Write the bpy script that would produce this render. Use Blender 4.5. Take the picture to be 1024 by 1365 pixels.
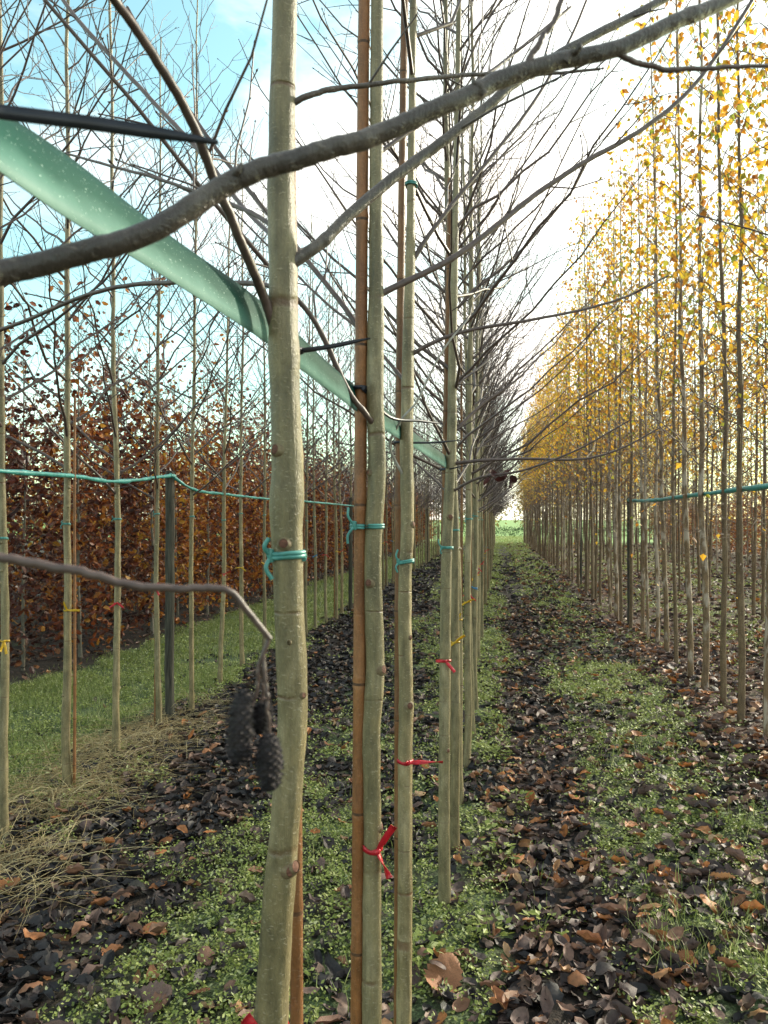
import bpy, math, random
import numpy as np
from mathutils import Vector, Matrix

# ------------------------------------------------------------------ reset
for o in list(bpy.data.objects):
    bpy.data.objects.remove(o)
S = bpy.context.scene
COL = S.collection
R = math.radians
rng = np.random.default_rng(7)
random.seed(7)

# ------------------------------------------------------------------ camera
CAM_H = 1.60
FPX = 1026.0                       # focal length in photo pixels (1024 x 1365)
YAW = math.atan(152.0 / FPX)       # rows vanish 152 px right of the centre
PITCH = math.atan(9.5 / FPX)
cam = bpy.data.cameras.new('camera')
cam_o = bpy.data.objects.new('camera', cam)
COL.objects.link(cam_o)
cam.sensor_fit = 'VERTICAL'
cam.sensor_height = 36.0
cam.lens = 36.0 * FPX / 1365.0
cam.clip_start = 0.02
cam.clip_end = 2000.0
cam_o.location = (0, 0, CAM_H)
cam_o.rotation_euler = (R(90) + PITCH, 0, YAW)
cam.dof.use_dof = True
cam.dof.focus_distance = 2.3
cam.dof.aperture_fstop = 14.0
S.camera = cam_o

# ------------------------------------------------------------------ sky, sun, exposure
SUN_AZ = R(48)                     # degrees right of the rows' direction
SUN_EL = R(24)
W = bpy.data.worlds.new('World')
S.world = W
W.use_nodes = True
wn = W.node_tree.nodes
wl = W.node_tree.links
for n in list(wn):
    wn.remove(n)
w_out = wn.new('ShaderNodeOutputWorld')
w_bg = wn.new('ShaderNodeBackground')
w_sky = wn.new('ShaderNodeTexSky')
w_sky.sky_type = 'NISHITA'
w_sky.sun_disc = False
w_sky.sun_elevation = SUN_EL
w_sky.sun_rotation = SUN_AZ
w_sky.air_density = 1.0
w_sky.dust_density = 1.2
w_sky.ozone_density = 1.0
w_tc = wn.new('ShaderNodeTexCoord')
w_map = wn.new('ShaderNodeMapping')
w_map.inputs['Scale'].default_value = (1.6, 1.6, 4.2)
w_map.inputs['Location'].default_value = (3.1, 0.4, 1.3)
w_noise = wn.new('ShaderNodeTexNoise')
w_noise.inputs['Scale'].default_value = 1.1
w_noise.inputs['Detail'].default_value = 7.0
w_noise.inputs['Roughness'].default_value = 0.55
w_noise.inputs['Distortion'].default_value = 0.3
w_ramp = wn.new('ShaderNodeValToRGB')
w_ramp.color_ramp.elements[0].position = 0.43
w_ramp.color_ramp.elements[0].color = (0.0, 0.0, 0.0, 1)
w_ramp.color_ramp.elements[1].position = 0.66
w_ramp.color_ramp.elements[1].color = (1, 1, 1, 1)
w_mix = wn.new('ShaderNodeMix')
w_mix.data_type = 'RGBA'
w_cloud = (8.9, 8.3, 7.5, 1)
w_gain = wn.new('ShaderNodeMix')
w_gain.data_type = 'RGBA'
w_gain.blend_type = 'MULTIPLY'
w_gain.inputs[0].default_value = 1.0
w_gain.inputs[7].default_value = (1.38, 1.72, 1.28, 1)
wl.new(w_tc.outputs['Generated'], w_map.inputs['Vector'])
wl.new(w_map.outputs['Vector'], w_noise.inputs['Vector'])
wl.new(w_noise.outputs['Fac'], w_ramp.inputs['Fac'])
wl.new(w_ramp.outputs['Color'], w_mix.inputs[0])
wl.new(w_sky.outputs['Color'], w_gain.inputs[6])
wl.new(w_gain.outputs[2], w_mix.inputs[6])
w_mix.inputs[7].default_value = w_cloud
wl.new(w_mix.outputs[2], w_bg.inputs['Color'])
w_bg.inputs['Strength'].default_value = 0.12
wl.new(w_bg.outputs['Background'], w_out.inputs['Surface'])

sun = bpy.data.lights.new('sun', 'SUN')
sun_o = bpy.data.objects.new('sun', sun)
COL.objects.link(sun_o)
sun.energy = 3.6
sun.angle = R(3)
sun.color = (1.0, 0.90, 0.74)
sd = Vector((math.sin(SUN_AZ) * math.cos(SUN_EL), math.cos(SUN_AZ) * math.cos(SUN_EL), math.sin(SUN_EL)))
sun_o.rotation_euler = sd.to_track_quat('Z', 'Y').to_euler()
sun_o.location = (20, 20, 30)

S.view_settings.view_transform = 'Standard'
S.view_settings.look = 'None'
S.view_settings.gamma = 1.0
S.view_settings.use_curve_mapping = False
S.view_settings.exposure = 1.18
S.render.engine = 'CYCLES'
S.render.resolution_x = 768
S.render.resolution_y = 1024
S.cycles.max_bounces = 6
S.cycles.transparent_max_bounces = 8

# ------------------------------------------------------------------ pixel -> world
cy_, sy_ = math.cos(YAW), math.sin(YAW)
cp_, sp_ = math.cos(PITCH), math.sin(PITCH)
A_R = np.array([cy_, sy_, 0.0])
A_F = np.array([-sy_ * cp_, cy_ * cp_, sp_])
A_U = np.array([sy_ * sp_, -cy_ * sp_, cp_])
CAM = np.array([0, 0, CAM_H])


def at(px, py, z):
    """photo pixel at depth z (metres along the camera axis)"""
    return CAM + z * (A_F + (px - 512.0) / FPX * A_R - (py - 682.5) / FPX * A_U)


def on_ground(px, py):
    d = A_F + (px - 512.0) / FPX * A_R - (py - 682.5) / FPX * A_U
    return CAM + d * (-CAM_H / d[2])


# ------------------------------------------------------------------ noise
_tab = np.random.default_rng(3).random((256, 256))


def vnoise(x, y, s, seed=0):
    x = np.asarray(x) * s + seed * 17.31
    y = np.asarray(y) * s + seed * 9.77
    xi = np.floor(x).astype(int)
    yi = np.floor(y).astype(int)
    fx, fy = x - xi, y - yi
    fx = fx * fx * (3 - 2 * fx)
    fy = fy * fy * (3 - 2 * fy)
    a = _tab[xi % 256, yi % 256]
    b = _tab[(xi + 1) % 256, yi % 256]
    c = _tab[xi % 256, (yi + 1) % 256]
    d = _tab[(xi + 1) % 256, (yi + 1) % 256]
    return (a * (1 - fx) + b * fx) * (1 - fy) + (c * (1 - fx) + d * fx) * fy


def fbm(x, y, s, seed=0):
    return 0.55 * vnoise(x, y, s, seed) + 0.3 * vnoise(x, y, s * 2.1, seed + 1) + 0.15 * vnoise(x, y, s * 4.3, seed + 2)


def gh(x, y):
    """ground height"""
    x = np.asarray(x, float)
    y = np.asarray(y, float)
    f = np.clip(1.3 - np.abs(y) / 40.0, 0, 1)
    h = (fbm(x, y, 1.3, 5) - 0.5) * 0.05 + (vnoise(x, y, 7.0, 9) - 0.5) * 0.018
    h = h + 0.02 * np.exp(-((x + 0.22) / 0.25) ** 2) + 0.025 * np.exp(-((x + 2.52) / 0.3) ** 2)
    h = h - 0.02 * np.exp(-((x - 0.28) / 0.22) ** 2)
    return h * f


def ghs(x, y):
    return float(gh(x, y))


# share of ground that is green, by lateral position
GX = np.array([-40, -6.2, -5.6, -4.6, -4.3, -2.9, -2.62, -2.4, -1.75, -1.3, -0.6, -0.25, 0.02, 0.12, 0.42, 0.56, 1.45, 1.7, 2.2, 3.0, 40])
GG = np.array([.5, .3, .15, .2, .85, .92, .35, .16, .08, .50, .56, .66, .60, .18, .15, .58, .56, .28, .30, .40, .45])


def green(x, y):
    g = np.interp(x + (vnoise(x, y, 0.9, 21) - 0.5) * 0.35, GX, GG)
    g = np.where(np.asarray(y) > 47, np.maximum(g, 0.8), g)
    n = np.clip((fbm(x, y, 1.7, 31) - 0.5) * 1.9 + 0.5, 0, 1)
    n = 0.72 * n + 0.28 * np.clip((vnoise(x, y, 9.0, 41) - 0.5) * 1.5 + 0.5, 0, 1)
    return g - n


# ------------------------------------------------------------------ mesh collecting
class MB:
    def __init__(self):
        self.v, self.f, self.n, self.at = [], [], 0, []

    def add(self, v, f, a=None):
        v = np.asarray(v, float).reshape(-1, 3)
        self.v.append(v)
        f = np.asarray(f, int)
        self.f.append(f + self.n)
        self.n += len(v)
        self.at.append(np.zeros(len(v)) if a is None else np.asarray(a, float))

    def tube(self, p, r, n=6, cap=True):
        p = np.asarray(p, float)
        k = len(p)
        r = np.broadcast_to(np.asarray(r, float), (k,))
        t = np.gradient(p, axis=0)
        t /= np.linalg.norm(t, axis=1)[:, None] + 1e-12
        m = np.abs(t.mean(0))
        ref = np.zeros(3)
        ref[int(np.argmin(m))] = 1
        u = np.cross(t, ref)
        u /= np.linalg.norm(u, axis=1)[:, None] + 1e-12
        w = np.cross(t, u)
        a = np.arange(n) * 2 * math.pi / n
        ring = p[:, None] + r[:, None, None] * (np.cos(a)[None, :, None] * u[:, None] + np.sin(a)[None, :, None] * w[:, None])
        i = np.arange(k - 1)[:, None] * n
        j = np.arange(n)[None]
        j2 = (j + 1) % n
        f = np.stack([i + j, i + j2, i + n + j2, i + n + j], -1).reshape(-1, 4)
        v = ring.reshape(-1, 3)
        self.add(v, f)
        if cap:
            for e, s in ((0, 0), (k - 1, (k - 1) * n)):
                if r[e] > 0.0022:
                    c = p[e] + t[e] * (r[e] * 0.25 if e else -r[e] * 0.25)
                    b = ring[e]
                    jj = np.arange(n)
                    self.add(np.vstack([b, c[None]]), np.stack([jj, (jj + 1) % n, np.full(n, n), np.full(n, n)], -1))
        return ring

    def inst(self, tv, tf, loc, rot, sc):
        """many copies of one template: tv (m,3), loc (N,3), rot (N,3,3), sc (N,)"""
        N = len(loc)
        if N == 0:
            return
        sc = np.asarray(sc, float)
        if sc.ndim == 1:
            sc = sc[:, None]
        v = np.einsum('nij,nmj->nmi', rot, tv[None] * sc[:, None, :]) + loc[:, None]
        f = tf[None] + (np.arange(N) * len(tv))[:, None, None]
        self.add(v.reshape(-1, 3), f.reshape(-1, tf.shape[1]))

    def mesh(self, name, mat, smooth=True, attr=None):
        v = np.vstack(self.v)
        fs = []
        for f in self.f:
            if f.shape[1] == 3:
                f = np.hstack([f, f[:, 2:3]])
            fs.append(f)
        f = np.vstack(fs)
        tri = f[:, 2] == f[:, 3]
        cnt = np.where(tri, 3, 4)
        start = np.concatenate([[0], np.cumsum(cnt)[:-1]])
        keep = np.ones(f.shape, bool)
        keep[:, 3] = ~tri
        idx = f[keep]
        me = bpy.data.meshes.new(name)
        me.vertices.add(len(v))
        me.vertices.foreach_set('co', v.ravel().astype(np.float32))
        me.loops.add(len(idx))
        me.loops.foreach_set('vertex_index', idx.astype(np.int32))
        me.polygons.add(len(f))
        me.polygons.foreach_set('loop_start', start.astype(np.int32))
        me.polygons.foreach_set('loop_total', cnt.astype(np.int32))
        me.polygons.foreach_set('use_smooth', np.full(len(f), smooth, bool))
        me.update(calc_edges=True)
        if attr:
            at_ = me.attributes.new(attr, 'FLOAT', 'POINT')
            at_.data.foreach_set('value', np.concatenate(self.at).astype(np.float32))
        me.materials.append(mat)
        return me

    def build(self, name, mat, parent=None, smooth=True, attr=None, origin=None):
        if origin is not None:
            for k in range(len(self.v)):
                self.v[k] = self.v[k] - np.asarray(origin)[None]
        o = link(name, self.mesh(name, mat, smooth, attr), parent)
        if origin is not None:
            o.location = origin
        return o


def link(name, me, parent=None):
    o = bpy.data.objects.new(name, me)
    COL.objects.link(o)
    if parent is not None:
        o.parent = parent
    return o


def tag(o, label=None, cat=None, group=None, kind=None):
    if label:
        o['label'] = label
    if cat:
        o['category'] = cat
    if group:
        o['group'] = group
    if kind:
        o['kind'] = kind
    return o


def empty(name, loc=(0, 0, 0)):
    o = link(name, None)
    o.location = loc
    o.empty_display_size = 0.1
    return o


def rots(yaw, tilt, taz):
    """rotation: yaw about z, then tilt about a horizontal axis at azimuth taz"""
    c, s = np.cos(yaw), np.sin(yaw)
    z = np.zeros_like(c)
    o = np.ones_like(c)
    A = np.stack([np.stack([c, -s, z], -1), np.stack([s, c, z], -1), np.stack([z, z, o], -1)], -2)
    ax, ay = np.cos(taz), np.sin(taz)
    ct, st = np.cos(tilt), np.sin(tilt)
    B = np.stack([
        np.stack([ct + ax * ax * (1 - ct), ax * ay * (1 - ct), ay * st], -1),
        np.stack([ax * ay * (1 - ct), ct + ay * ay * (1 - ct), -ax * st], -1),
        np.stack([-ay * st, ax * st, ct], -1)], -2)
    return B @ A


def frames(d, up=None, roll=None):
    """rotation with local +x along d; optional roll"""
    d = d / (np.linalg.norm(d, axis=1)[:, None] + 1e-9)
    ref = np.tile(np.array([0, 0, 1.0]), (len(d), 1))
    ref[np.abs(d[:, 2]) > 0.95] = (1, 0, 0)
    y = np.cross(ref, d)
    y /= np.linalg.norm(y, axis=1)[:, None]
    z = np.cross(d, y)
    if roll is not None:
        c, s = np.cos(roll)[:, None], np.sin(roll)[:, None]
        y, z = y * c + z * s, z * c - y * s
    return np.stack([d, y, z], -1)


# ------------------------------------------------------------------ materials
class NT:
    def __init__(self, name):
        self.m = bpy.data.materials.new(name)
        self.m.use_nodes = True
        self.t = self.m.node_tree
        self.N = self.t.nodes
        for n in list(self.N):
            self.N.remove(n)
        self.out = self.N.new('ShaderNodeOutputMaterial')

    def l(self, a, b):
        self.t.links.new(a, b)

    def coord(self, kind='Object', scale=(1, 1, 1)):
        tc = self.N.new('ShaderNodeTexCoord')
        mp = self.N.new('ShaderNodeMapping')
        mp.inputs['Scale'].default_value = scale
        self.l(tc.outputs[kind], mp.inputs['Vector'])
        return mp.outputs['Vector']

    def noise(self, vec, scale, detail=4, rough=0.55, dist=0.0):
        n = self.N.new('ShaderNodeTexNoise')
        n.inputs['Scale'].default_value = scale
        n.inputs['Detail'].default_value = detail
        n.inputs['Roughness'].default_value = rough
        n.inputs['Distortion'].default_value = dist
        if vec is not None:
            self.l(vec, n.inputs['Vector'])
        return n.outputs['Fac']

    def ramp(self, fac, stops, interp='LINEAR'):
        r = self.N.new('ShaderNodeValToRGB')
        cr = r.color_ramp
        cr.interpolation = interp
        while len(cr.elements) < len(stops):
            cr.elements.new(0.5)
        for e, (p, c) in zip(cr.elements, stops):
            e.position = p
            if not isinstance(c, (tuple, list)):
                c = (c, c, c)
            e.color = (c[0], c[1], c[2], 1)
        self.l(fac, r.inputs['Fac'])
        return r.outputs['Color']

    def mix(self, fac, a, b, mode='MIX'):
        m = self.N.new('ShaderNodeMix')
        m.data_type = 'RGBA'
        m.blend_type = mode
        for v, i in ((fac, 0), (a, 6), (b, 7)):
            if isinstance(v, (int, float)):
                m.inputs[i].default_value = v if i == 0 else (v, v, v, 1)
            elif isinstance(v, tuple):
                m.inputs[i].default_value = (v[0], v[1], v[2], 1)
            else:
                self.l(v, m.inputs[i])
        return m.outputs[2]

    def math(self, op, a, b=0.0, c=None):
        m = self.N.new('ShaderNodeMath')
        m.operation = op
        for i, v in enumerate((a, b, c)):
            if v is None:
                continue
            if isinstance(v, (int, float)):
                m.inputs[i].default_value = v
            else:
                self.l(v, m.inputs[i])
        return m.outputs[0]

    def rand(self):
        g = self.N.new('ShaderNodeNewGeometry')
        o = self.N.new('ShaderNodeObjectInfo')
        s = self.math('ADD', g.outputs['Random Per Island'], o.outputs['Random'])
        return self.math('FRACT', s)

    def orand(self):
        return self.N.new('ShaderNodeObjectInfo').outputs['Random']

    def bump(self, h, strength=0.3, dist=0.002):
        b = self.N.new('ShaderNodeBump')
        b.inputs['Strength'].default_value = strength
        b.inputs['Distance'].default_value = dist
        self.l(h, b.inputs['Height'])
        return b.outputs['Normal']

    def surf(self, color, rough=0.6, normal=None, trans=0.0, spec=0.5, tcol=None):
        p = self.N.new('ShaderNodeBsdfPrincipled')
        if isinstance(color, tuple):
            p.inputs['Base Color'].default_value = (*color, 1)
        else:
            self.l(color, p.inputs['Base Color'])
        if isinstance(rough, (int, float)):
            p.inputs['Roughness'].default_value = rough
        else:
            self.l(rough, p.inputs['Roughness'])
        p.inputs['Specular IOR Level'].default_value = spec
        if normal is not None:
            self.l(normal, p.inputs['Normal'])
        o = p.outputs[0]
        if trans > 0:
            t = self.N.new('ShaderNodeBsdfTranslucent')
            c = tcol if tcol is not None else color
            if isinstance(c, tuple):
                t.inputs['Color'].default_value = (*c, 1)
            else:
                self.l(c, t.inputs['Color'])
            mx = self.N.new('ShaderNodeMixShader')
            mx.inputs[0].default_value = trans
            self.l(o, mx.inputs[1])
            self.l(t.outputs[0], mx.inputs[2])
            o = mx.outputs[0]
        self.l(o, self.out.inputs['Surface'])
        return self.m


def leaf_mat(name, stops, trans=0.35, rough=0.5, spec=0.4, var=0.35, scale=40):
    n = NT(name)
    c = n.ramp(n.rand(), stops)
    nz = n.noise(n.coord('Object'), scale, 3)
    c = n.mix(1.0, c, n.ramp(nz, [(0.3, 1 - var), (0.7, 1 + var * 0.6)]), 'MULTIPLY')
    return n.surf(c, rough, n.bump(nz, 0.35, 0.004), trans, spec)


def bark_mat(name, c1, c2, c3, spot, ring, rough=0.5, zs=1.0, white=None, ringw=0.8):
    n = NT(name)
    co = n.coord('Object')
    big = n.noise(n.coord('Object', (6, 6, 2.2)), 3.0, 5, 0.6, 0.4)
    base = n.ramp(big, [(0.3, c1), (0.5, c2), (0.72, c3)])
    # long vertical streaks of algae and grime
    st = n.noise(n.coord('Object', (60, 60, 3.5)), 1.6, 4)
    base = n.mix(n.ramp(st, [(0.42, 0.0), (0.75, 0.55)]), base, tuple(x * 0.62 for x in c1))
    bl = n.noise(n.coord('Object', (34, 34, 16)), 1.0, 6, 0.7, 0.6)
    base = n.mix(1.0, base, n.ramp(bl, [(0.28, (0.62, 0.60, 0.56)), (0.5, (1, 1, 1)), (0.72, (1.28, 1.24, 1.16))]), 'MULTIPLY')
    gr = n.noise(n.coord('Object', (520, 520, 210)), 1.0, 3, 0.7)
    base = n.mix(1.0, base, n.ramp(gr, [(0.3, 0.82), (0.7, 1.15)]), 'MULTIPLY')
    # lenticels: short level dashes
    le = n.noise(n.coord('Object', (150, 150, 330)), 1.0, 2)
    lf = n.ramp(le, [(0.61, 0.0), (0.68, 0.5)])
    base = n.mix(lf, base, spot)
    # growth rings where old scales fell: thin brown bands at odd heights
    sx = n.N.new('ShaderNodeSeparateXYZ')
    n.l(co, sx.inputs[0])
    wob = n.noise(n.coord('Object', (22, 22, 30)), 1.0, 3)
    wz = n.noise(n.coord('Object', (0, 0, 2.3)), 1.0, 2)
    zz = n.math('ADD', sx.outputs[2], n.math('MULTIPLY', wob, 0.012))
    zz = n.math('ADD', n.math('MULTIPLY', zz, 4.2 * zs), n.math('ADD', n.math('MULTIPLY', wz, 5.0), n.math('MULTIPLY', n.orand(), 40.0)))
    d = n.math('ABSOLUTE', n.math('SUBTRACT', n.math('FRACT', zz), 0.5))
    rf = n.ramp(d, [(0.006, ringw), (0.022, 0.0)])
    rf = n.math('MULTIPLY', rf, n.ramp(n.noise(n.coord('Object', (30, 30, 9)), 1.0, 2), [(0.38, 0.1), (0.6, 1.0)]))
    base = n.mix(rf, base, ring)
    if white is not None:
        wn_ = n.noise(n.coord('Object', (9, 9, 3.0)), 1.4, 4, 0.6)
        lim = n.math('SUBTRACT', n.math('ADD', wn_, n.math('MULTIPLY', n.orand(), 0.30)), 0.74)
        wf = n.ramp(n.math('MULTIPLY', lim, 6.0), [(0.0, 0.0), (0.5, 0.8)])
        base = n.mix(wf, base, white)
    tint = n.ramp(n.orand(), [(0, (0.80, 0.78, 0.74)), (0.5, (1.0, 1.0, 1.0)), (1, (1.16, 1.08, 1.0))])
    base = n.mix(1.0, base, tint, 'MULTIPLY')
    h = n.math('ADD', n.math('MULTIPLY', lf, 0.5), n.math('ADD', n.math('MULTIPLY', st, 1.3), n.math('MULTIPLY', rf, -1.2)))
    h = n.math('ADD', h, n.math('ADD', n.math('MULTIPLY', bl, 1.6), n.math('MULTIPLY', gr, 0.6)))
    return n.surf(base, rough, n.bump(h, 0.7, 0.0024), 0, 0.4)


M_ALDER = bark_mat('alder_bark', (0.105, 0.088, 0.048), (0.205, 0.168, 0.092), (0.33, 0.275, 0.175), (0.40, 0.34, 0.23), (0.11, 0.055, 0.03), 0.42)
M_BIRCH = bark_mat('birch_bark', (0.085, 0.052, 0.030), (0.15, 0.095, 0.052), (0.23, 0.155, 0.09), (0.40, 0.33, 0.24), (0.07, 0.045, 0.03), 0.6, 1.6, (0.36, 0.31, 0.27), 0.5)
M_BEECH = bark_mat('beech_bark', (0.13, 0.11, 0.085), (0.19, 0.17, 0.14), (0.26, 0.24, 0.20), (0.3, 0.28, 0.24), (0.09, 0.06, 0.045), 0.6)
M_BAMBOO = bark_mat('bamboo', (0.13, 0.052, 0.02), (0.215, 0.095, 0.037), (0.30, 0.15, 0.068), (0.29, 0.155, 0.08), (0.16, 0.06, 0.025), 0.42, 0.5, None, 0.25)


def simple(name, c1, c2, scale=30, rough=0.6, bump=0.3, stretch=(1, 1, 1), spec=0.4, dist=0.002):
    n = NT(name)
    nz = n.noise(n.coord('Object', stretch), scale, 4)
    c = n.ramp(nz, [(0.3, c1), (0.7, c2)])
    return n.surf(c, rough, n.bump(nz, bump, dist), 0, spec)


M_TWIG = simple('alder_twig', (0.048, 0.029, 0.027), (0.105, 0.068, 0.060), 60, 0.45, 0.4, (1, 1, 1), 0.5)
M_LIMB = bark_mat('alder_limb', (0.042, 0.033, 0.032), (0.078, 0.063, 0.059), (0.125, 0.105, 0.096), (0.20, 0.17, 0.15), (0.04, 0.03, 0.03), 0.36, 1.0, None, 0.0)
M_DEADTWIG = simple('dead_twig', (0.22, 0.20, 0.18), (0.36, 0.33, 0.30), 60, 0.7, 0.4)
M_BTWIG = simple('birch_twig', (0.075, 0.045, 0.036), (0.15, 0.095, 0.07), 50, 0.6, 0.3)
M_SCAR = simple('branch_scar', (0.06, 0.022, 0.014), (0.15, 0.062, 0.038), 220, 0.8, 0.8)
M_SCARCOL = simple('scar_collar', (0.09, 0.055, 0.03), (0.19, 0.15, 0.085), 150, 0.7, 0.8)
M_CONE = simple('alder_cone', (0.010, 0.008, 0.010), (0.035, 0.026, 0.028), 200, 0.8, 0.6)
M_NODE = simple('bamboo_node', (0.045, 0.022, 0.012), (0.12, 0.055, 0.025), 120, 0.6, 0.4)
M_POST = simple('post_wood', (0.022, 0.020, 0.017), (0.085, 0.078, 0.062), 9, 0.85, 0.8, (6, 6, 0.6), 0.2, 0.004)
M_BLACK = simple('black_plastic', (0.008, 0.009, 0.014), (0.018, 0.020, 0.030), 30, 0.38, 0.1)
M_TIE = simple('teal_tube', (0.035, 0.16, 0.15), (0.085, 0.27, 0.245), 60, 0.35, 0.1)


def tape_mat(name, c):
    n = NT(name)
    nz = n.noise(n.coord('Object'), 70, 3)
    col = n.ramp(nz, [(0.3, tuple(x * 0.7 for x in c)), (0.7, c)])
    return n.surf(col, 0.32, n.bump(nz, 0.5, 0.003), 0.3, 0.5)


M_RED = tape_mat('red_tape', (0.58, 0.018, 0.035))
M_YEL = tape_mat('yellow_tape', (0.72, 0.44, 0.02))
M_BLU = tape_mat('blue_tape', (0.03, 0.28, 0.60))
M_LEAFY = leaf_mat('birch_leaf', [(0.0, (0.20, 0.26, 0.04)), (0.14, (0.42, 0.38, 0.05)), (0.3, (0.78, 0.50, 0.05)), (0.6, (0.80, 0.44, 0.04)), (0.82, (0.52, 0.22, 0.03)), (1.0, (0.30, 0.12, 0.03))], 0.58, 0.5, 0.3, 0.3, 30)
M_LEAFB = leaf_mat('beech_leaf', [(0.0, (0.05, 0.014, 0.012)), (0.3, (0.13, 0.032, 0.016)), (0.58, (0.24, 0.062, 0.018)), (0.82, (0.36, 0.125, 0.024)), (1.0, (0.44, 0.22, 0.035))], 0.35, 0.45, 0.4, 0.3, 25)
M_LEAFBD = leaf_mat('beech_leaf_dark', [(0.0, (0.030, 0.011, 0.010)), (0.5, (0.070, 0.019, 0.013)), (0.85, (0.13, 0.035, 0.017)), (1.0, (0.19, 0.065, 0.02))], 0.35, 0.42, 0.4, 0.3, 25)
M_LITTER = leaf_mat('dark_litter', [(0.0, (0.010, 0.009, 0.011)), (0.45, (0.022, 0.018, 0.020)), (0.70, (0.045, 0.032, 0.030)), (0.87, (0.085, 0.056, 0.046)), (0.96, (0.15, 0.085, 0.055)), (1.0, (0.28, 0.13, 0.05))], 0.05, 0.6, 0.4, 0.45, 60)
M_LITTERB = leaf_mat('brown_litter', [(0.0, (0.028, 0.021, 0.022)), (0.3, (0.075, 0.048, 0.043)), (0.65, (0.15, 0.092, 0.075)), (0.82, (0.22, 0.105, 0.06)), (0.93, (0.36, 0.13, 0.035)), (1.0, (0.40, 0.26, 0.15))], 0.10, 0.6, 0.35, 0.4, 50)
M_WEED = leaf_mat('weed_leaf', [(0.0, (0.11, 0.145, 0.03)), (0.4, (0.235, 0.28, 0.06)), (0.75, (0.34, 0.38, 0.115)), (1.0, (0.43, 0.45, 0.25))], 0.3, 0.5, 0.35, 0.25, 120)
M_GRASS = leaf_mat('grass_blade', [(0.0, (0.12, 0.165, 0.04)), (0.5, (0.23, 0.285, 0.075)), (0.85, (0.36, 0.40, 0.17)), (1.0, (0.48, 0.44, 0.24))], 0.3, 0.5, 0.35, 0.2, 60)
M_STRAW = leaf_mat('straw', [(0.0, (0.24, 0.17, 0.08)), (0.6, (0.42, 0.33, 0.17)), (1.0, (0.56, 0.48, 0.29))], 0.2, 0.6, 0.3, 0.2, 40)
M_DRYLEAF = leaf_mat('dried_leaf', [(0.0, (0.025, 0.012, 0.014)), (1.0, (0.075, 0.02, 0.02))], 0.2, 0.6)
M_FAR = leaf_mat('far_leaf', [(0.0, (0.10, 0.12, 0.05)), (0.5, (0.24, 0.23, 0.075)), (0.8, (0.38, 0.29, 0.07)), (1.0, (0.32, 0.18, 0.06))], 0.3, 0.6, 0.2, 0.3, 2)
M_HEDGE = leaf_mat('hedge_leaf', [(0.0, (0.04, 0.08, 0.03)), (1.0, (0.10, 0.16, 0.06))], 0.2, 0.6, 0.2, 0.3, 2)


def band_mat():
    n = NT('green_band')
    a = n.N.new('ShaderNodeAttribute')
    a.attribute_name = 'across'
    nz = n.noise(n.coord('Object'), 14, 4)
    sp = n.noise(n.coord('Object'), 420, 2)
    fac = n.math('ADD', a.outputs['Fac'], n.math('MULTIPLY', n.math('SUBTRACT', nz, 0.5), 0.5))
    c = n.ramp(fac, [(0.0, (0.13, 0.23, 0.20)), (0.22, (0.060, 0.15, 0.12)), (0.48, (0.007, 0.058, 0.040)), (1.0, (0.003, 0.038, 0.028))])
    c = n.mix(n.ramp(sp, [(0.68, 0.0), (0.72, 0.7)]), c, (0.45, 0.58, 0.52))
    return n.surf(c, 0.6, n.bump(sp, 0.15, 0.001), 0.06, 0.12)


M_BAND = band_mat()
M_BANDROLL = simple('rolled_band', (0.022, 0.16, 0.155), (0.07, 0.33, 0.30), 25, 0.4, 0.6, (1, 1, 1), 0.5, 0.004)


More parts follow.
